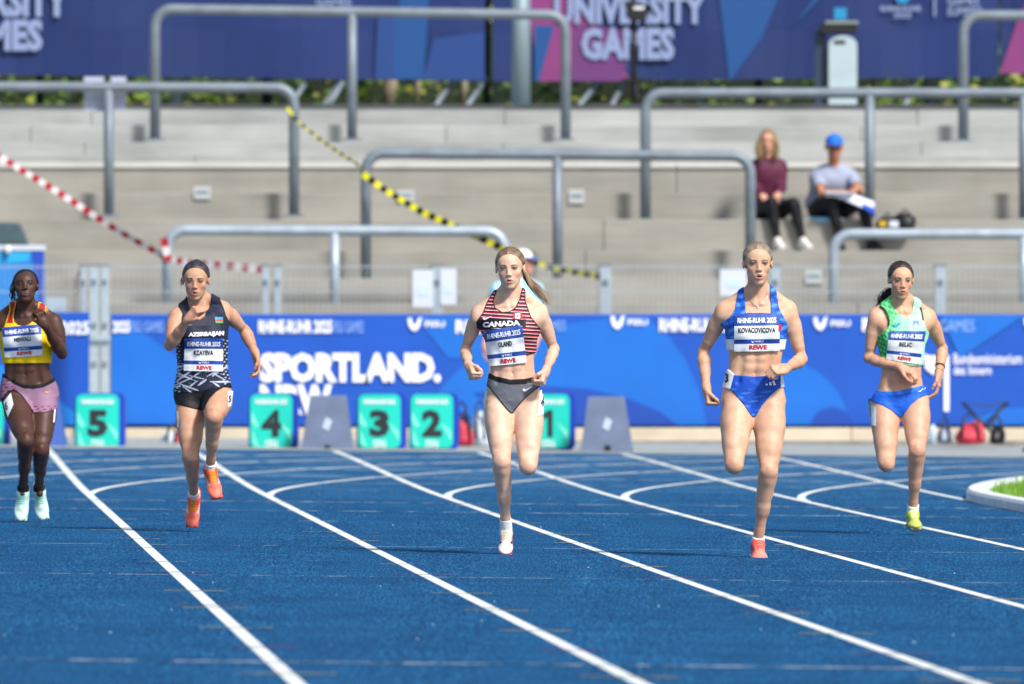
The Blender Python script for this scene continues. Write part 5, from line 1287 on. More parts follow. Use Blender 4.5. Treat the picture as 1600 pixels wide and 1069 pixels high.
def runner_blue():
    t0 = _time.time()
    sp = dict(Z=67.8, s=1.0, skin='#d9b092', lip='#b8615c', brow='#8a705a', pale_eyes=True, mouth=.75, eye=.62, hs=.955, jaw=.98, wide=1.06, _R=head_frame(4, 2, 0), th=1.02, musc=1.0, arm=.90, abs=1.15, blush=.10,
        J=dict(pel=(1177, 626, 0), neck=(1184, 471, .03), head=(1184, 413, .065), shR=(1131, 485, .0), shL=(1232, 484, .0), elR=(1099, 550, -.12), wrR=(1104, 608, -.02), elL=(1253, 562, -.03), wrL=(1228, 576, .16),
               hipR=(1152, 630, 0), hipL=(1203, 630, 0), kneeR=(1147, 727, .22), ankR=(1147, 690, -.16), toeR=(1149, 722, -.26), kneeL=(1201, 737, .15), ankL=(1184, 846, -.03), toeL=(1190, 869, .13)),
        handR=((.12, -.15, -1), (1, .1, .1), (0, -1, 0), FIST), handL=((-.75, -.5, -.12), (-.35, .6, -.7), (0, -.3, 1), dict(curls=(60, 80, 55), thumb=.9)),
        prof=dict(sw=1.04, waist=1.02, chest=.98, dep=1.0), bust=.85, hipw=1, 
        label='runner in a blue crop top with white hem and blue briefs, second from the right',
        shoe=dict(sole='#e8e4dc', toe='#ff8f80', mid='#ff3a2e', tongue='#ff3a2c', heel='#ff3b2e', lace='#ff8a78', sock='#e9e6e2', sockh=.035))
    sp['shoeupR'] = (0, -.77, -.64); sp['shoeupL'] = (0, -.22, .97)
    g = build_runner(sp)
    bra = [(1152, 440), (1162, 440), (1162, 452), (1164, 470), (1165.5, 489), (1204.5, 489), (1204, 470), (1203, 452), (1203, 440), (1213, 440), (1213, 454), (1217, 481), (1226, 498), (1234, 515), (1230, 547), (1128, 547), (1124, 530), (1124, 508), (1140, 496), (1148.5, 483), (1153, 455)]
    def cb(x, y, V):
        c = cvec(V, '#1b5fc9'); n = np.sin(x*.33+np.sin(y*.22)*2)+np.sin(y*.5+x*.1); c[n > .9] = lin('#4d8fe6'); c[n < -1.1] = lin('#123f9a'); c[y > 530.5] = lin('#e9ebee'); return c
    solid('crop_top', g.torso, .0065, pxregion(bra), MC, g.root, bypx(cb))
    bri = [(1124, 574), (1138, 577), (1148, 586), (1177, 588.5), (1204, 587), (1220, 585), (1233, 582), (1234, 603), (1226, 604.5), (1217, 607), (1204, 618), (1191, 633), (1182, 649), (1176.5, 652), (1171, 646), (1163, 633), (1152, 620), (1142, 609), (1128, 605), (1120, 604), (1120, 585)]
    def cs(x, y, V):
        c = cvec(V, '#1a4fb8'); n = np.sin(y*.9+x*.05)+np.sin(x*.21+y*.3); c[(n > .9) & (y > 607)] = lin('#3a6fd0')
        c[(x < 1147-(y-586)*.28) | (x > 1220)] = lin('#e6e9ee'); return c
    solid('briefs', g.trunk, .005, pxregion(bri), MC, g.root, bypx(cs))
    for k, x0 in enumerate((1197, 1202, 1207)):
        drape_poly('stripe', g.trunk, g.Z, .0075, [(x0-1+k*1.2, 602), (x0+3+k*1.2, 602), (x0+2.5-k*-.2, 600.5-k*2.2-1), (x0-.5, 599.5-k*2.2)], MW, g.root)
    drape_text('digit', g.trunk, g.Z, .0075, '3', [(1132, 598), (1138, 598), (1138.5, 584), (1132.5, 583)], Mbk, g.root, .05)
    Q = [(1147, 549.5), (1218.5, 548.5), (1218, 490), (1147.5, 491)]
    make_bib(g.root, g.torso, g.Z, Q, 'KOVACOVICOVA')
    drape_poly('emblem', g.torso, g.Z, .016, [(1217, 507), (1221.5, 507), (1221.5, 514), (1219, 518), (1217, 516)], MR, g.root)
    hair_cap(g, '#665748', '#a5947c', fw=.004)
    for sd in 'RL': make_shoe(g, sp, sd, sp.get('shs', 1.08))
    # necklace and wrist detail
    p, ok = drape(g.torso, np.array([(1168+t*32, 462+16*math.sin(math.pi*t)) for t in np.linspace(0, 1, 11)]), g.Z, .002)
    MB().tube(p, .0012, 5).build('necklace', M['galv_lt'], g.root)
    MB().tube([p[5]+[0, -.002, 0], p[5]+[0, -.003, -.010]], .004, 6).build('pendant', mat('pendant', '#f0f0f0', .2, .3), g.root)
    return g

def runner_striped():
    sp = dict(Z=67.9, s=.97, skin='#e4bfa5', lip='#bd7b74', brow='#70583f', pale_eyes=True, mouth=.3, eye=.66, hs=.93, wide=1.09, jaw=.90, _R=head_frame(-5, 0, -1.5), th=.95, musc=.92, arm=.85, abs=.4, blush=.12,
        J=dict(pel=(802, 624, 0), neck=(797, 474, .03), head=(797, 420, .06), shR=(748, 490, .0), shL=(843, 487, .0), elR=(727, 546, -.13), wrR=(732, 571, .08), elL=(866, 546, -.08), wrL=(853, 579, .12),
               hipR=(779, 632, 0), hipL=(827, 630, 0), kneeR=(784, 722, .16), ankR=(791, 828, -.05), toeR=(790, 862, .10), kneeL=(825, 729, .2), ankL=(820, 690, -.17), toeL=(822, 722, -.27)),
        handR=((.22, -.5, -.6), (1, .2, -.1), (0, -.5, 1), FIST), handL=((-.25, -.4, -.85), (-1, .1, -.1), (0, -1, .3), FIST),
        prof=dict(sw=.93, waist=.96, chest=.96, hip=.97), bust=.8,
        label='runner in a red and black striped crop top and grey briefs with blowing ponytail',
        shs=1.0, shoe=dict(sole='#e01822', toe='#e6d6d0', mid='#e9c9c4', tongue='#f0a8a4', heel='#ef7a74', lace='#35c58a', solez=.0, mark='#2b2020', sock='#f0eeea', sockh=.075))
    sp['shoeupR'] = (0, -.45, .9); sp['shoeupL'] = (0, -.77, -.64)
    g = build_runner(sp)
    top = [(772, 453), (776.5, 453), (775, 459), (771, 470), (774, 481), (785, 487.5), (796, 486.5), (804.5, 481), (812, 467), (814.5, 456), (815.5, 450), (821, 449), (821, 454), (821, 470), (830, 495), (841, 509), (850, 520), (846, 551), (836, 551.5), (800, 561), (763, 570), (752, 566), (748, 540), (744, 503), (754, 489), (761, 471), (769, 458)]
    edge = polysdf(top)
    def cb(x, y, V):
        c = np.tile(np.array([-1., -1., -1.]), (len(V), 1))
        c[(y > 499) & (y < 513) & (x < 822)] = lin('#221a22')
        c[edge(x, y) > -1.6] = lin('#1a1519'); return c
    solid('crop_top', g.torso, .006, pxregion(top), stripe_mat('striped_cloth', None, [(0, '#211a22'), (.50, '#e6dcdf'), (.66, '#c52a42')], .0185, .06), g.root, bypx(cb), h=.0025)
    bri = [(752, 580), (761, 581.5), (775, 588), (797, 593), (820, 592), (838, 588), (850, 582), (857, 583), (857, 601), (846, 603), (837, 609), (821, 622), (807, 638), (801, 646.5), (797, 645), (790, 638), (777, 621), (766, 608), (757, 600), (750, 599)]
    e2 = polysdf(bri)
    def cs(x, y, V):
        top_ = np.interp(x, [752, 761, 775, 797, 820, 838, 850], [580, 581.5, 588, 593, 592, 588, 582])
        c = np.tile(np.array([-1., -1., -1.]), (len(V), 1)); c[(y < top_+8.5) | (e2(x, y) > -1.7)] = lin('#17171b'); return c
    solid('briefs', g.trunk, .005, pxregion(bri), stripe_mat('fine_striped_cloth', None, [(0, '#4e4f59'), (.5, '#7b7d87')], .0062, -.03), g.root, bypx(cs), h=.0025)
    drape_poly('swoosh', g.trunk, g.Z, .0075, swoosh(825, 608, 8.5, 1, -12), MW, g.root)
    drape_poly('swoosh', g.torso, g.Z, .008, swoosh(762, 497, 8, 1, -5), MW, g.root)
    drape_text('lettering', g.torso, g.Z, .0085, 'CANADA', [(753.5, 512), (813, 508.5), (812, 500), (754.5, 503.5)], MW, g.root, .05)
    f = drape_quad('flag_badge', g.torso, g.Z, .0085, [(801.5, 498), (816.5, 497.5), (816.5, 489.5), (801.5, 490)], [MW, MR], g.root, 8, 3, lambda u, v: 1 if (u < .27 or u > .73) else 0)
    drape_poly('maple_leaf', g.torso, g.Z, .0095, [(809+1.9*math.cos(a)*(1 if k % 2 else .5), 494-2.6*math.sin(a)*(1 if k % 2 else .5)) for k, a in enumerate(np.linspace(0, 2*math.pi, 15)[:-1])], MR, g.root)
    Q = [(763.5, 572.5), (823, 567), (816, 508), (755.5, 517.5)]
    make_bib(g.root, g.torso, g.Z, Q, 'OLAND')
    drape_quad('hip_number', g.body, g.Z, .003, [(840, 650), (849.5, 647), (851, 607), (843, 611)], Mbp, g.root, 4, 6)
    drape_text('digit', g.body, g.Z, .005, '4', [(845, 636), (850.0, 634.5), (850.5, 620), (846, 621)], Mbk, g.root, .03)
    drape_quad('hip_number', g.body, g.Z, .003, [(754.5, 640), (757, 641), (762, 612), (755.5, 606)], Mbp, g.root, 3, 6)
    hair_cap(g, '#4d3c2e', '#947c5e', fw=.004)
    Zt = g.Z
    path = [W(818, 424, Zt+.02), W(823, 434, Zt+.05), W(832, 446, Zt+.06), W(843, 456, Zt+.05), W(852, 466, Zt+.04), W(857, 479, Zt+.03)]
    strands(g, 'ponytail', None, path, 120, .0016, .008, '#6a4a32', '#c9a47c', seed=2)
    path2 = [W(818, 420, Zt+.02), W(823, 432, Zt+.03), W(828, 444, Zt+.03), W(833, 452, Zt+.02)]
    strands(g, 'loose_hair', None, path2, 26, .0012, .004, '#b99a78', '#dcc4a2', seed=5)
    path3 = [W(777, 440, Zt-.03), W(777, 452, Zt-.02), W(775, 460, Zt-.02)]
    for sd in 'RL': make_shoe(g, sp, sd, sp.get('shs', 1.08))
    MB().tube([g.c+g.R@(np.array([-.082, -.005, -.032])*g.hs), g.c+g.R@(np.array([-.082, -.005, -.038])*g.hs)], .003, 6).build('earring', M['galv_lt'], g.root)
    return g

def runner_green():
    sp = dict(Z=75.0, s=.985, skin='#d8ab8e', lip='#b85f60', brow='#3a2620', mouth=.15, eye=.72, hs=.915, wide=1.06, jaw=.94, _R=head_frame(8, -2, 1), th=1.0, musc=.98, arm=.90, abs=.5, blush=.2,
        J=dict(pel=(1407, 632, 0), neck=(1410, 484, .03), head=(1407.5, 438.5, .055), shR=(1369, 494, .03), shL=(1451, 495, -.02), elR=(1357, 560, .0), wrR=(1407, 574, .14), elL=(1473, 545, -.13), wrL=(1467, 583, -.03),
               hipR=(1382, 632, .0), hipL=(1431, 629, 0), kneeR=(1385, 725, .17), ankR=(1372, 672, -.17), toeR=(1369, 640, -.24), kneeL=(1433, 705, .18), ankL=(1426, 800, -.04), toeL=(1432, 824, .11)),
        handR=((.85, -.25, -.35), (-.2, .5, -.8), (0, -1, .5), dict(curls=(35, 50, 35), thumb=.5)), handL=((-.02, -.05, -1), (-1, 0.1, 0), (0, -1, 0), dict(curls=(18, 28, 20), thumb=.2)),
        prof=dict(sw=.93, waist=.97, chest=.94), bust=.85,
        label='runner in a bright green top and plain blue briefs with dark curly ponytail',
        shoe=dict(sole='#4a5058', toe='#b8c060', mid='#bfe012', tongue='#dff56a', heel='#c4e41a', lace='#f0f6d0', mark='#1a1c1c', sock='#f0efec', sockh=.055))
    sp['shoeupR'] = (-.3, .3, -.9); sp['shoeupL'] = (0, -.12, .99)
    sp['shoeupR'] = tuple(nrm(np.array([0, -.8, -.45])))
    g = build_runner(sp)
    top = [(1374, 462), (1392, 462), (1393, 472), (1396.5, 482.5), (1406, 491.5), (1415, 495), (1416.5, 503), (1418, 495.5), (1425.4, 490), (1427, 475), (1427, 464), (1440, 464), (1439, 480), (1441.5, 497.5), (1449, 517), (1456, 525), (1450, 550), (1444, 570), (1436, 572), (1420, 572), (1400, 566), (1384, 561.5), (1370, 556), (1362, 553), (1362, 530), (1378, 522), (1387.5, 513), (1389.5, 502), (1385, 487), (1376, 479)]
    e = polysdf(top)
    def cb(x, y, V):
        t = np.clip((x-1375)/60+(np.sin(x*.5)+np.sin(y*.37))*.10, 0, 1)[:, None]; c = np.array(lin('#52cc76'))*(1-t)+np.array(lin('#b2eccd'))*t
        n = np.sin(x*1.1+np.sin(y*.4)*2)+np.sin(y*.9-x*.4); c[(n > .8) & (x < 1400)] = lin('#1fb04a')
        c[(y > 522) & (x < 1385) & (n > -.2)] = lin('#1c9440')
        return c
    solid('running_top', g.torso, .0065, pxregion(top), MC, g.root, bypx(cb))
    for pts in ([(1374.5, 478.5), (1381, 482), (1386, 490), (1389, 500), (1388.5, 508)], [(1438.5, 480), (1441, 490), (1442.5, 500)]):
        p, ok = drape(g.torso, np.array(pts), g.Z, .008)
        MB().tube(p, .0045, 6).build('bra_strap', Mbk, g.root, smooth=True)
    bri = [(1352, 603), (1364, 608), (1379, 611.5), (1396, 611.5), (1414, 609), (1446, 601), (1456, 598), (1458, 615), (1449, 617), (1436, 622), (1424, 632), (1413.5, 646), (1408, 653), (1403, 650), (1394, 642), (1378.5, 633), (1360, 627), (1350, 626)]
    def cs(x, y, V):
        c = cvec(V, '#1c5fd0'); tp = np.interp(x, [1352, 1364, 1379, 1396, 1414, 1446], [603, 608, 611.5, 611.5, 609, 601]); c[(y < tp+6)] = lin('#2f74e0'); return c
    solid('briefs', g.trunk, .005, pxregion(bri), MC, g.root, bypx(cs))
    drape_poly('emblem', g.trunk, g.Z, .0075, [(1434, 612), (1438, 612.5), (1441, 609), (1445, 609), (1447, 605), (1443, 606), (1440, 608.5), (1437, 611)], MW, g.root)
    drape_poly('emblem', g.torso, g.Z, .0085, [(1394, 506), (1400, 508), (1403, 504.5), (1408, 505), (1405, 508), (1401, 511), (1396, 510)], mat('emblem_blue', '#1c7fc0', .5), g.root)
    drape_poly('crest', g.torso, g.Z, .0085, [(1427, 501), (1436, 501), (1436, 508), (1431.5, 514), (1427, 508)], mat('crest_blue', '#4a7fc8', .5), g.root)
    drape_poly('crest', g.torso, g.Z, .0095, [(1428.5, 510), (1431.5, 505), (1434.5, 510), (1431.5, 513)], MW, g.root)
    Q = [(1384.5, 561.5), (1437.5, 569.5), (1447, 517.5), (1389.5, 517)]
    make_bib(g.root, g.torso, g.Z, Q, 'BELIC')
    drape_quad('hip_number', g.body, g.Z, .004, [(1361.5, 664), (1369, 666), (1369, 636), (1361, 633)], Mbp, g.root, 4, 6)
    hair_cap(g, '#211815', '#463630', fw=.004, line=[(-.08, -.10), (-.05, -.085), (-.02, -.050), (.0, -.006), (.015, .014), (.035, .026), (.055, .034), (.070, .042), (.086, .055), (.098, .078), (.104, .10), (.12, .2)])
    Zt = g.Z
    path = [W(1391, 452, Zt+.03), W(1386, 461, Zt+.05), W(1380, 470, Zt+.05), W(1376, 480, Zt+.04)]
    strands(g, 'ponytail', None, path, 90, .0021, .011, '#171110', '#3a2b26', curl=.014, seed=7)
    path = [W(1434, 470, Zt+.07), W(1440, 476, Zt+.05), W(1444, 487, Zt+.0)]
    strands(g, 'loose_hair', None, path, 9, .0013, .004, '#171110', '#3a2b26', curl=.003, seed=9)
    for sd in 'RL': make_shoe(g, sp, sd, sp.get('shs', 1.08))
    J = g.J
    for k, (t, c) in enumerate(((.72, '#1c1c20'), (.93, '#2b3c38'))):
        ctr = J['elL']+(J['wrL']-J['elL'])*t; d = nrm(J['wrL']-J['elL']); a = nrm(np.cross(d, [0, 1, 0])); b = np.cross(d, a); r = .030-.004*k
        MB().tube([ctr+r*(a*math.cos(q)+b*math.sin(q)) for q in np.linspace(0, 2*math.pi, 17)], .003, 6).build('bracelet', mat('band', c, .5), g.root, smooth=True)
    return g

def runner_black():
    sp = dict(Z=73.5, s=.97, skin='#cea082', lip='#ae5f5a', brow='#2a1c18', mouth=.5, eye=.42, hs=.94, wide=1.08, jaw=1.0, _R=head_frame(-2, -3, 1), th=1.04, musc=1.0, arm=.96, abs=.3, brow_angle=-.003, blush=.12,
        J=dict(pel=(317, 618, 0), neck=(314, 484, .06), head=(306, 439, .11), shR=(276, 495, .08), shL=(349, 484, -.05), elR=(265, 540, .16), wrR=(294, 499, .32), elL=(382, 516, -.18), wrL=(399, 552, -.12),
               hipR=(297, 626, 0), hipL=(342, 620, .0), kneeR=(298, 712, .16), ankR=(303, 774, -.17), toeR=(299, 812, -.08), kneeL=(334, 652, .36), ankL=(329, 730, .10), toeL=(339, 766, .20)),
        handR=((.62, -.35, .75), (.7, .6, -.2), (-.2, -.9, .6), dict(curls=(55, 75, 45), thumb=.9)), handL=((.2, -.1, -.95), (-.8, -.3, 0), (0, -1, 0), dict(curls=(22, 35, 25), thumb=.4)),
        prof=dict(sw=.98, waist=1.04, chest=.97), bust=.85,
        label='runner in a black vest, black shorts and orange shoes with one fist by the chin',
        shoe=dict(sole='#c8404a', toe='#ff7a62', mid='#ff5314', tongue='#ff7a08', heel='#ff4410', lace='#ffb030', sock='#eeecea', sockh=.040, mark='#ffd0c8'))
    sp['shoeupR'] = (0, -.92, .30); sp['shoeupL'] = (0, -.80, .55)
    g = build_runner(sp)
    top = [(274, 462), (292, 460), (293, 470), (297, 483), (306, 488), (316, 488.5), (325, 484), (330, 474), (330, 455), (346, 455), (344, 468), (350, 482), (353.5, 494), (360, 505), (362, 540), (366, 565), (376, 598), (364, 597), (345, 604), (325, 610), (300, 613.5), (266, 614), (268, 575), (268, 520), (282.5, 509), (285, 490), (279, 478)]
    e = polysdf(top); rg = np.random.default_rng(11); lines = [(rg.uniform(270, 370), rg.uniform(566, 612), rg.uniform(-.7, .7), rg.uniform(8, 24), rg.uniform(.7, 1.7)) for _ in range(26)]
    def cb(x, y, V):
        c = cvec(V, '#20253a'); m = np.zeros(len(V), bool)
        for a, b, an, L_, w_ in lines:
            u = (x-a)*math.cos(an)+(y-b)*math.sin(an); v = -(x-a)*math.sin(an)+(y-b)*math.cos(an); m |= (np.abs(u) < L_) & (np.abs(v) < w_*(1-np.abs(u)/L_*.6)) & (y > 568+.0*x)
        m |= (np.abs(x-315) > 33) & (y > 530) & (np.sin(x*.9+y*.7)+np.sin(y*1.3-x*.3) > 1.0)
        c[m] = lin('#b9c2d6'); c[(e(x, y) > -1.5) & (y < 510)] = lin('#141722'); return c
    solid('vest', g.trunk, .008, pxregion(top), MC, g.root, bypx(cb), h=.0028)
    sho = [(262, 600), (378, 585), (374, 606), (364, 606), (350, 605), (338, 612), (328, 622), (321, 634), (317, 642), (300, 638), (285, 634), (262, 630)]
    solid('shorts', g.trunk, .0055, pxregion(sho), MC, g.root, lin('#131419'))
    drape_text('lettering', g.torso, g.Z, .012, 'AZERBAIJAN', [(294, 528), (350, 526), (350, 517), (295, 520)], MW, g.root, .05)
    drape_poly('swoosh', g.torso, g.Z, .012, swoosh(296.5, 508, 3.2, 1, 10), MW, g.root)
    for k, c in enumerate(('#1c9bd0', '#c92a45', '#3aa050')):
        drape_quad('flag_badge', g.torso, g.Z, .012, subq([(337, 505), (348.5, 505), (348.5, 495.5), (335.5, 495.5)], 0, 1-(k+1)/3, 1, 1-k/3), mat('flag', c, .5), g.root, 4, 1)
    Q = [(287, 579.5), (348, 580.5), (349, 529), (288.5, 529)]
    make_bib(g.root, g.torso, g.Z, Q, 'RZAYEVA', off=.014)
    drape_quad('hip_number', g.body, g.Z, .003, [(356, 637), (361, 634), (364.5, 611), (356, 611)], Mbp, g.root, 4, 6)
    drape_text('digit', g.body, g.Z, .006, '5', [(357, 629), (361.5, 628), (362, 618), (357.5, 618)], Mbk, g.root, .03)
    drape_quad('hip_number', g.body, g.Z, .003, [(277, 668), (280, 668), (279, 642), (275.5, 642)], Mbp, g.root, 3, 6)
    hair_cap(g, '#100e12', '#4a434c', bun=(.0, -.075, .085, .040), part=False, fw=.0)
    strands(g, 'loose_hair', None, [W(286, 432, g.Z-.05), W(284, 440, g.Z-.05), W(285, 448, g.Z-.05)], 10, .0012, .004, '#121014', '#2c282c', curl=.004, seed=3)
    for sd in 'RL': make_shoe(g, sp, sd, sp.get('shs', 1.08))
    return g

def runner_yellow():
    sp = dict(neckr=.95, Z=76.0, s=.975, skin='#50352a', lip='#6b4540', brow='#0d0a0a', mouth=.5, eye=.35, hs=.90, wide=1.10, jaw=.98, nose=1.0, _R=head_frame(0, 17, -2), th=1.0, musc=1.0, abs=.5, blush=.0, brow_angle=-.002,
        J=dict(pel=(45, 620, 0), neck=(39, 490, .05), head=(40, 449, .085), shR=(-2, 501, -.03), shL=(85, 503, .07), elR=(-26, 566, -.16), wrR=(-30, 612, -.08), elL=(97, 553, .08), wrL=(70, 508, .28),
               hipR=(23, 626, 0), hipL=(68, 624, 0), kneeR=(41, 690, .34), ankR=(36, 765, .04), toeR=(32, 802, .12), kneeL=(64, 704, .22), ankL=(61, 764, -.13), toeL=(67, 803, -.02)),
        handR=((-.1, -.1, -1), (1, 0, 0), (0, -1, 0), FIST), handL=((-.35, -.2, .9), (-.4, .9, .1), (-.9, -.2, .5), dict(curls=(65, 85, 55), thumb=.9)),
        prof=dict(sw=1.0, waist=1.04, chest=1.02, hip=1.05), bust=1.0,
        label='runner in a yellow crop top, pink shorts and pale mint shoes at the left edge',
        shoe=dict(sole='#b9c9a8', toe='#d5efe2', mid='#c2ecdc', tongue='#a8e0cc', heel='#bfe8d8', lace='#6aa894', sock='#0f0d10', sockh=.030))
    sp['shoeupR'] = (0, -.90, .38); sp['shoeupL'] = (0, -.93, .30)
    g = build_runner(sp)
    top = [(13, 470), (26, 470), (23.4, 482), (21, 493), (22, 503), (28, 508), (36, 509.5), (44, 507.5), (51, 502), (57, 494), (60, 472), (73, 472), (72, 485), (72, 505), (78, 525), (88, 540), (88, 567), (79, 567.5), (10, 568), (-2, 568), (-4, 524), (5, 514), (9, 503), (15, 484)]
    e = polysdf(top)
    def cb(x, y, V):
        c = cvec(V, '#f2c80a'); c[(e(x, y) < -1.6) & (y < 505) & (x < 30) & (x < 24)] = lin('#a81a2c'); c[(e(x, y) < -1.8) & (y < 500) & (x > 55)] = lin('#a81a2c'); return c
    solid('crop_top', g.torso, .0065, pxregion(top), MC, g.root, bypx(cb))
    sho = [(-12, 575), (10, 586), (22, 594), (36, 600.5), (52, 601.5), (68, 599), (82, 592), (96, 582), (98, 638), (85, 640), (70, 644.5), (53, 645), (46, 634), (36, 620), (26, 611), (20, 609), (12, 612), (4, 622), (-4, 640), (-14, 640)]
    def cs(x, y, V):
        c = cvec(V, '#94708a'); n = np.sin(y*1.2+x*.35+np.sin(x*.3)*1.5)+.6*np.sin(y*.5-x*.6); m = (n > .55) & ((x < 26) | (y > 634)); c[m] = lin('#7a3450')
        tp = np.interp(x, [-12, 10, 22, 36, 52, 68, 82, 96], [575, 586, 594, 600.5, 601.5, 599, 592, 582]); c[y < tp+6.5] = lin('#141218'); return c
    solid('shorts', g.trunk, .0065, pxregion(sho), MC, g.root, bypx(cs))
    drape_poly('swoosh', g.trunk, g.Z, .010, swoosh(75, 613, 4, 1, 5), mat('mark_yellow', '#f0c010', .5), g.root)
    Q = [(7.5, 559), (66.5, 555.5), (64, 506.5), (2.5, 512)]
    make_bib(g.root, g.torso, g.Z, Q, 'MBWALI')
    drape_quad('hip_number', g.body, g.Z, .004, [(12, 652), (21, 632), (17, 614), (5, 628)], Mbp, g.root, 5, 6)
    drape_text('digit', g.body, g.Z, .009, '6', [(8.5, 641), (12.5, 641), (11, 627), (7, 627)], Mbk, g.root, .03)
    drape_quad('hip_number', g.body, g.Z, .004, [(83, 660), (85.5, 660), (87.5, 636), (85, 638)], Mbp, g.root, 3, 6)
    hair_cap(g, '#08070a', '#1d1a1f', part=False, fw=-.004, low=-.09)
    strands(g, 'braids', None, [W(21, 440, g.Z+.02), W(20, 455, g.Z+.02), W(22, 468, g.Z+.01), W(23, 473, g.Z+.01)], 14, .004, .008, '#08070a', '#1d1a1f', curl=.003, seed=3)
    for sd in 'RL': make_shoe(g, sp, sd, sp.get('shs', 1.08))
    p = g.J['wrL']
    MB().tube([g.J['wrL']+np.array([.02, -.03, .085]), g.J['wrL']+np.array([.005, -.035, .098])], .0045, 6).build('ring', mat('nail_yellow', '#e8c22a', .3), g.root)
    return g
for _f in (runner_blue, runner_striped, runner_green, runner_black, runner_yellow): _f()
# ------------------------------------------------------------------ spectators and official
def bystander(sp):
    Z = sp['Z']; J = {k: W(v[0], v[1], Z-v[2]) for k, v in sp['J'].items()}; s = sp.get('s', 1.0); R = sp['R']; hs = .96*s
    u0 = nrm(J['hipL']-J['hipR']); u1 = nrm(J['shL']-J['shR'])
    T = [torso(J['pel'], J['neck'], u0, u1, prof(**sp.get('prof', {})), 0)]
    for sd, k in ((-1, 'shR'), (1, 'shL')): T += [rc(J['neck']+nrm(u1)*sd*.03, J[k], .035*s, .045*s, .04), rc((J['pel']*.2+J['neck']*.8)+u1*sd*.07, J[k]-[0, 0, .03], .07*s, .05*s, .04)]
    T2 = T+[rc(J['neck']-[0, 0, .02], J['head']-R[:, 2]*.04-R[:, 1]*.02, .055*s, .05*s, .02)]
    leg = [leg_prims(J['hipR'], J['kneeR'], J['ankR'], s, 1, -1, 1, sp.get('fw')), leg_prims(J['hipL'], J['kneeL'], J['ankL'], s, 1, 1, 1, sp.get('fw'))]
    arm = [arm_prims(J['shR'], J['elR'], J['wrR'], s, 1), arm_prims(J['shL'], J['elL'], J['wrL'], s, 1)]
    hand = [hand_prims(J['wrR'], sp['hR'][0], sp['hR'][1], (0, 0, 1), s=s, curls=(30, 45, 30)), hand_prims(J['wrL'], sp['hL'][0], sp['hL'][1], (0, 0, 1), s=s, curls=(30, 45, 30))]
    H = head_prims(J['head'], R, hs, sp.get('wide', 1.03), 0)
    g = Runner(); g.c = J['head']; g.R = R; g.hs = hs; g.wide = sp.get('wide', 1.03); g.skin = lin(sp['skin']); g.head = [(0, H)]; g.J = J; g.Z = Z
    base = J['pel']*1.0; base[2] = min(J['ankR'][2], J['ankL'][2])-.09
    root = thing('person', sp['label'], 'person', base); g.root = root
    body = [(0, T2), (.02, leg[0]), (.02, leg[1]), (.02, arm[0]), (.02, arm[1]), (.01, hand[0]), (.01, hand[1]), (.01, H)]
    V, Q = mesher(gfield(body), *bounds(body), h=.0065); V = relax(V, Q, 1)
    coloured('body', V, Q, face_colour(V, g.c, R, hs, g.skin, lin('#b56a60'), 0), MS, root)
    eye_kit(g, dict(eye=.7, brow=sp.get('brow', '#5a4436')), root)
    arms = [(.02, arm[0]), (.02, arm[1])]
    cut = sp['sleeve']
    def reg(P):
        d = J['pel'][2]-.02-P[..., 2]
        for a, b in (('elR', 'wrR'), ('elL', 'wrL')):
            ax = nrm(J[b]-J[a]); L = np.linalg.norm(J[b]-J[a])
            t = (P-J[a])@ax; r = np.linalg.norm(P-J[a]-t[..., None]*ax, axis=-1)
            pass
        if cut <= 0:
            for a, b in (('shR', 'elR'), ('shL', 'elL')):
                ax = nrm(J[b]-J[a]); L = np.linalg.norm(J[b]-J[a]); t = (P-J[a])@ax; r = np.linalg.norm(P-J[a]-t[..., None]*ax, axis=-1)
                d = np.maximum(d, np.where(r < .09, t-L*(1+cut), -1))
            for a in ('elR', 'elL'): d = np.maximum(d, .13-np.linalg.norm(P-J[a], axis=-1)*1.0-.02)
        q = (P-J['neck'])@np.array([0, 0, 1.]); return np.maximum(d, q-.045)
    shirt_arms = [(.02, [p for p in arm[0][:-1]]), (.02, [p for p in arm[1][:-1]])] if cut > 0 else [(.02, [p for p in arm[0][:4]]), (.02, [p for p in arm[1][:4]])]
    solid(sp['topname'], [(0, T)]+shirt_arms, .014, reg, MC, root, lin(sp['top']), .006, .01)
    tr = [(0, T), (.03, leg[0]), (.03, leg[1])]
    zt = J['pel'][2]+.05
    def reg2(P):
        d = np.full(P.shape[:-1], -1.0)
        for a, b in (('kneeR', 'ankR'), ('kneeL', 'ankL')):
            ax = nrm(J[b]-J[a]); L = np.linalg.norm(J[b]-J[a]); t = (P-J[a])@ax; r = np.linalg.norm(P-J[a]-t[..., None]*ax, axis=-1); d = np.maximum(d, np.where(r < .1, t-L*.93, -1))
        return np.maximum(d, P[..., 2]-zt-np.clip(J['pel'][1]-.10-P[..., 1], 0, .3)*1.2)
    solid('trousers', tr, .011, reg2, MC, root, lin(sp['pants']), .006, .01)
    for sd in 'RL':
        P, O, Rr = shoe_prims(J['ank'+sd], J['toe'+sd], s*.98, (0, -.05, 1)); c = lin(sp['shoecol'])
        solid('shoe', [(0, P)], 0, None, MSH, root, c, .006)
    return g
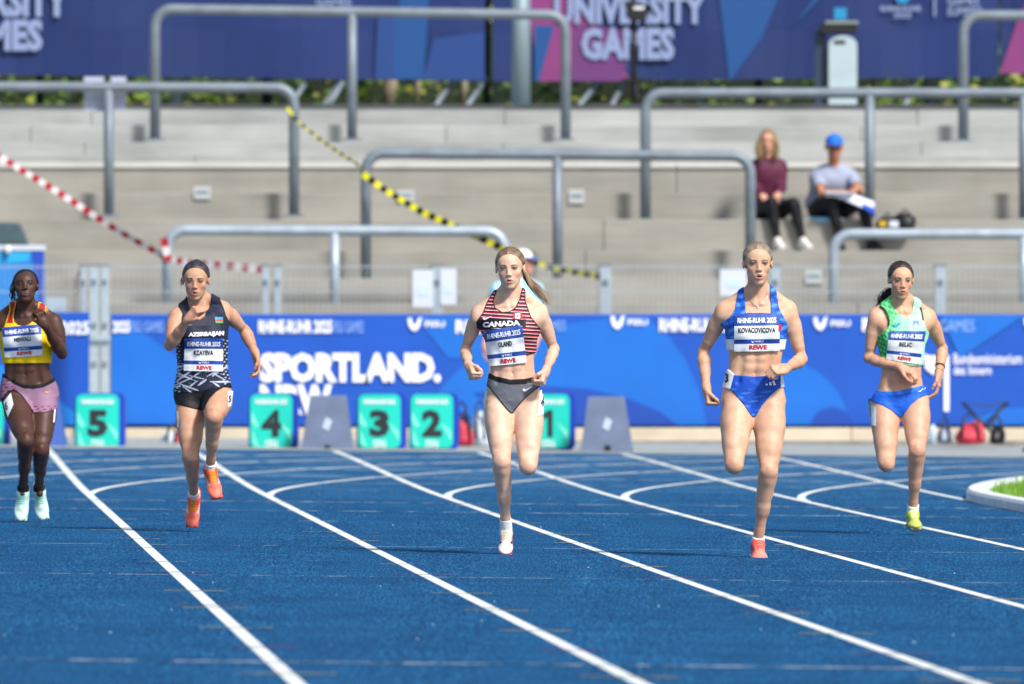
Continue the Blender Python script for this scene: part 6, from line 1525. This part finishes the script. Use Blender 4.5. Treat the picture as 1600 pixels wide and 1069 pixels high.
def cap(g, col, brim, root, dirv, name='cap'):
    hs = g.hs
    dome = [(0, [el(g.c+g.R@np.array([0, -.012, .052])*hs, (.084*hs, .100*hs, .080*hs), g.R, 0)])]
    solid(name, dome, .0, lambda P: -((P-g.c)@g.R[:, 2])+.045*hs, MC, root, lin(col), .005)
    d = nrm(dirv); l = nrm(np.cross(d, [0, 0, 1])); o = g.c+g.R@np.array([0, 0, .052])*hs
    V = []; n = 14
    for rr, zz in ((.075, .0), (.155, -.016)):
        for k in range(n+1):
            a = -1.1+2.2*k/n; V.append(o+d*rr*hs*math.cos(a)**.6*1.05+l*(.078*hs)*math.sin(a)*1.02+np.array([0, 0, zz*math.cos(a)]))
    b = mobj('brim', V, [(k, k+1, n+2+k, n+1+k) for k in range(n)], mat('brim', brim, .6), root, True)
    s = b.modifiers.new('s', 'SOLIDIFY'); s.thickness = .004

Z1 = 122.85
wm = bystander(dict(Z=Z1, s=.97, R=head_frame(-6, 2, 0), skin='#cf9f86', brow='#8a6a4a', prof=dict(sw=.88), label='seated woman with long blond hair in a maroon sweater and black leggings', topname='sweater', top='#57203a', pants='#15161b', shoecol='#e4e2de', sleeve=.93, fw=(0, -1, .3),
    J=dict(pel=(1198, 331, 0), neck=(1200, 249, .05), head=(1199.5, 221, .08), shR=(1182, 259, .03), shL=(1219, 259, .03), elR=(1178, 293, .08), wrR=(1190, 304, .27), elL=(1222, 291, .08), wrL=(1216, 301, .27),
           hipR=(1189, 334, .02), hipL=(1207, 334, .02), kneeR=(1206, 317, .42), kneeL=(1240, 318, .42), ankR=(1214, 374, .42), ankL=(1254, 374, .42), toeR=(1224, 388, .56), toeL=(1268, 388, .56)),
    hR=((.4, -.5, -.5), (0, .3, -1)), hL=((-.2, -.5, -.6), (0, .3, -1))))
hair_cap(wm, '#73593a', '#9c8055', line=[(-.12, -.02), (-.05, .0), (0, .02), (.03, .035), (.065, .05), (.08, .065), (.12, .2)], low=-.13, thick=.012)
for sx in (-1, 1):
    strands(wm, 'long_hair', None, [wm.c+np.array([sx*.072, -.01, .04]), wm.c+np.array([sx*.086, -.035, -.05]), wm.c+np.array([sx*.080, -.06, -.13]), wm.c+np.array([sx*.070, -.07, -.19])], 44, .005, .009, '#735a38', '#a08455', seed=4+sx)
mn = bystander(dict(Z=Z1, s=1.06, wide=1.14, R=head_frame(4, -6, 0), skin='#b98468', brow='#2a1e18', prof=dict(sw=1.15, dep=1.15, waist=1.12), label='seated man in a blue cap, sunglasses and grey t-shirt leaning on his knees', topname='tshirt', top='#9aa2b8', pants='#121319', shoecol='#16171b', sleeve=-.12, fw=(0, -1, .3),
    J=dict(pel=(1290, 327, 0), neck=(1303, 262, .14), head=(1303.5, 231, .20), shR=(1277, 276, .12), shL=(1329, 275, .12), elR=(1284, 303, .30), wrR=(1317, 301, .40), elL=(1344, 300, .30), wrL=(1338, 294, .44),
           hipR=(1278, 331, .02), hipL=(1302, 331, .02), kneeR=(1299, 313, .46), kneeL=(1346, 315, .46), ankR=(1313, 376, .42), ankL=(1362, 374, .42), toeR=(1317, 388, .60), toeL=(1380, 387, .58)),
    hR=((.9, -.2, -.2), (0, .3, -1)), hL=((-.5, -.4, -.4), (0, .3, -1))))
cap(mn, '#1b6fd8', '#155cba', mn.root, mn.R[:, 1]*1.0)
gl = MB()
for sx in (-1, 1):
    P = onhead(mn, [(sx*.031+.019*math.cos(a), .004+.012*math.sin(a)) for a in np.linspace(0, 2*math.pi, 13)[:-1]], .006); gl.add(P, [tuple(range(12))])
gl.tube([mn.c+mn.R@(np.array([-.012, .096, .010])*mn.hs), mn.c+mn.R@(np.array([.012, .096, .010])*mn.hs)], .003, 6)
gl.build('sunglasses', M['black'], mn.root)
# papers and jacket over the man's knees
Zl = Z1-.52
mbp = MB(); V = []
nu, nv = 12, 6
for j in range(nv+1):
    for i in range(nu+1):
        u = i/nu; v = j/nv; x = 1290+75*u; y = 300+7*u*u*2.2+v*(8+16*u*u)+1.2*math.sin(u*9+v*3)
        V.append(W(x, y, Zl-.03*v+.02*math.sin(u*7)))
fc = [(j*(nu+1)+i, j*(nu+1)+i+1, (j+1)*(nu+1)+i+1, (j+1)*(nu+1)+i) for j in range(nv) for i in range(nu)]
o = mobj('jacket', V, fc, [mat('jacket_white', '#d9dff0', .7), mat('jacket_blue', '#1f4bc0', .7)], None, True, midx=[1 if (f[0] % (nu+1) > 8 and f[0]//(nu+1) >= 3) else 0 for f in fc])
s_ = o.modifiers.new('s', 'SOLIDIFY'); s_.thickness = .02; tag(o, 'white and blue jacket lying over the knees of the man in the blue cap', 'jacket')
V = [W(1291+.5*i, 299+0*i, Zl-.06) for i in ()]
b = MB().prism([W(1288, 301, Zl-.10), W(1333, 303, Zl-.10), W(1335, 305, Zl-.02), W(1289, 303, Zl-.02)], (0, 0, .006)); tag(b.build('paper_sheet', M['paper']), 'white papers under the forearms of the man in the blue cap', 'paper')
Yc = 122.72; zt_ = zrow(343, 122.5)
V = []
for j, (r_, z_) in enumerate(((.0, .055), (.6, .055), (.92, .045), (1, .025), (.92, .004), (0, .0))):
    for k in range(20): a = 2*math.pi*k/20; V.append((fxs(1290, Yc)+.19*r_*math.cos(a), Yc-.1+.17*r_*math.sin(a), zt_-.03+z_))
o = mobj('seat_cushion', V, [(j*20+k, j*20+(k+1) % 20, (j+1)*20+(k+1) % 20, (j+1)*20+k) for j in range(5) for k in range(20)], mat('cushion_blue', '#7fb2cf', .7), None, True)
tag(o, 'light blue round seat cushion under the man in the blue cap', 'cushion')
def backpack(label, x0, x1, y0, y1, Y, seed):
    root = blob_bag('backpack', label, x0, x1, y0, Y, M['black'], seed=seed); dz = zrow(y1, Y)-float(gz(0, Y))
    root.location.z += dz*1.0
    return root
bk = None
def terrace_bag(label, x0, x1, ytop, ybot, Y, seed):
    global gz_save
    X0, X1 = fxs(x0, Y), fxs(x1, Y); z0 = zrow(ybot, Y); z1 = zrow(ytop, Y)
    o = thing('backpack', label, 'bag', ((X0+X1)/2, Y, z0)); rng = random.Random(seed); V = []; nu, nv = 14, 8
    for j in range(nv):
        v = j/(nv-1)
        for i in range(nu):
            a = 2*math.pi*i/nu; pr = (math.sin(math.pi*(.1+.85*v)))**.4; bm = 1+.09*math.sin(3*a+seed)+.07*rng.uniform(-1, 1)
            V.append(((X0+X1)/2+(X1-X0)/2*pr*math.copysign(abs(math.cos(a))**.7, math.cos(a))*bm, Y+.13*pr*math.sin(a)*bm, z0+(z1-z0)*v))
    mobj('bag_body', V, [(j*nu+i, j*nu+(i+1) % nu, (j+1)*nu+(i+1) % nu, (j+1)*nu+i) for j in range(nv-1) for i in range(nu)]+[tuple((nv-1)*nu+i for i in range(nu)), tuple(reversed(range(nu)))], M['black'], o, True)
    MB().tube([(X0+.03, Y-.05, z1-.05), ((X0+X1)/2, Y-.08, z1+.04), (X1-.03, Y-.05, z1-.05)], .012, 6).build('strap', M['black'], o, smooth=True)
    return o
o = terrace_bag('black backpack with a yellow mark on the step right of the seated man', 1368, 1404, 340, 360, 122.30, 3)
fb = MB(); fb.box(fxs(1374, 122.1), fxs(1385, 122.1), 122.13, 122.14, zrow(354, 122.1), zrow(345, 122.1)); fb.build('badge', mat('badge_yellow', '#c9a21c', .6), o)
fb = MB(); fb.box(fxs(1390, 122.1), fxs(1404, 122.1), 122.12, 122.13, zrow(355, 122.1), zrow(345, 122.1)); fb.build('label_patch', M['paper'], o)
terrace_bag('second black bag at the right end of the backpacks on the step', 1394, 1433, 334, 360, 122.40, 5)

of = bystander(dict(Z=113.6, s=1.0, R=head_frame(62, 0, 0), skin='#d09a86', brow='#8a6a4a', prof=dict(sw=1.12, dep=1.1, waist=1.12), label='official in a white cap with blue brim and light blue shirt behind the striped runner', topname='shirt', top='#a9dcf0', pants='#b9c6cf', shoecol='#c9cdd2', sleeve=-.2,
    J=dict(pel=(796, 556, 0), neck=(812, 438, .0), head=(818, 411, .02), shR=(778, 452, .05), shL=(838, 452, -.05), elR=(762, 502, .0), wrR=(757, 542, .12), elL=(850, 505, -.05), wrL=(836, 540, .1),
           hipR=(784, 562, .0), hipL=(808, 562, .0), kneeR=(772, 628, .1), kneeL=(812, 630, .05), ankR=(762, 690, .0), ankL=(812, 690, .0), toeR=(770, 698, .15), toeL=(826, 698, .12)),
    hR=((0, -.2, -1), (1, 0, 0)), hL=((-.2, -.2, -1), (-1, 0, 0))))
cap(of, '#e9edf2', '#2a62d0', of.root, of.R[:, 1])
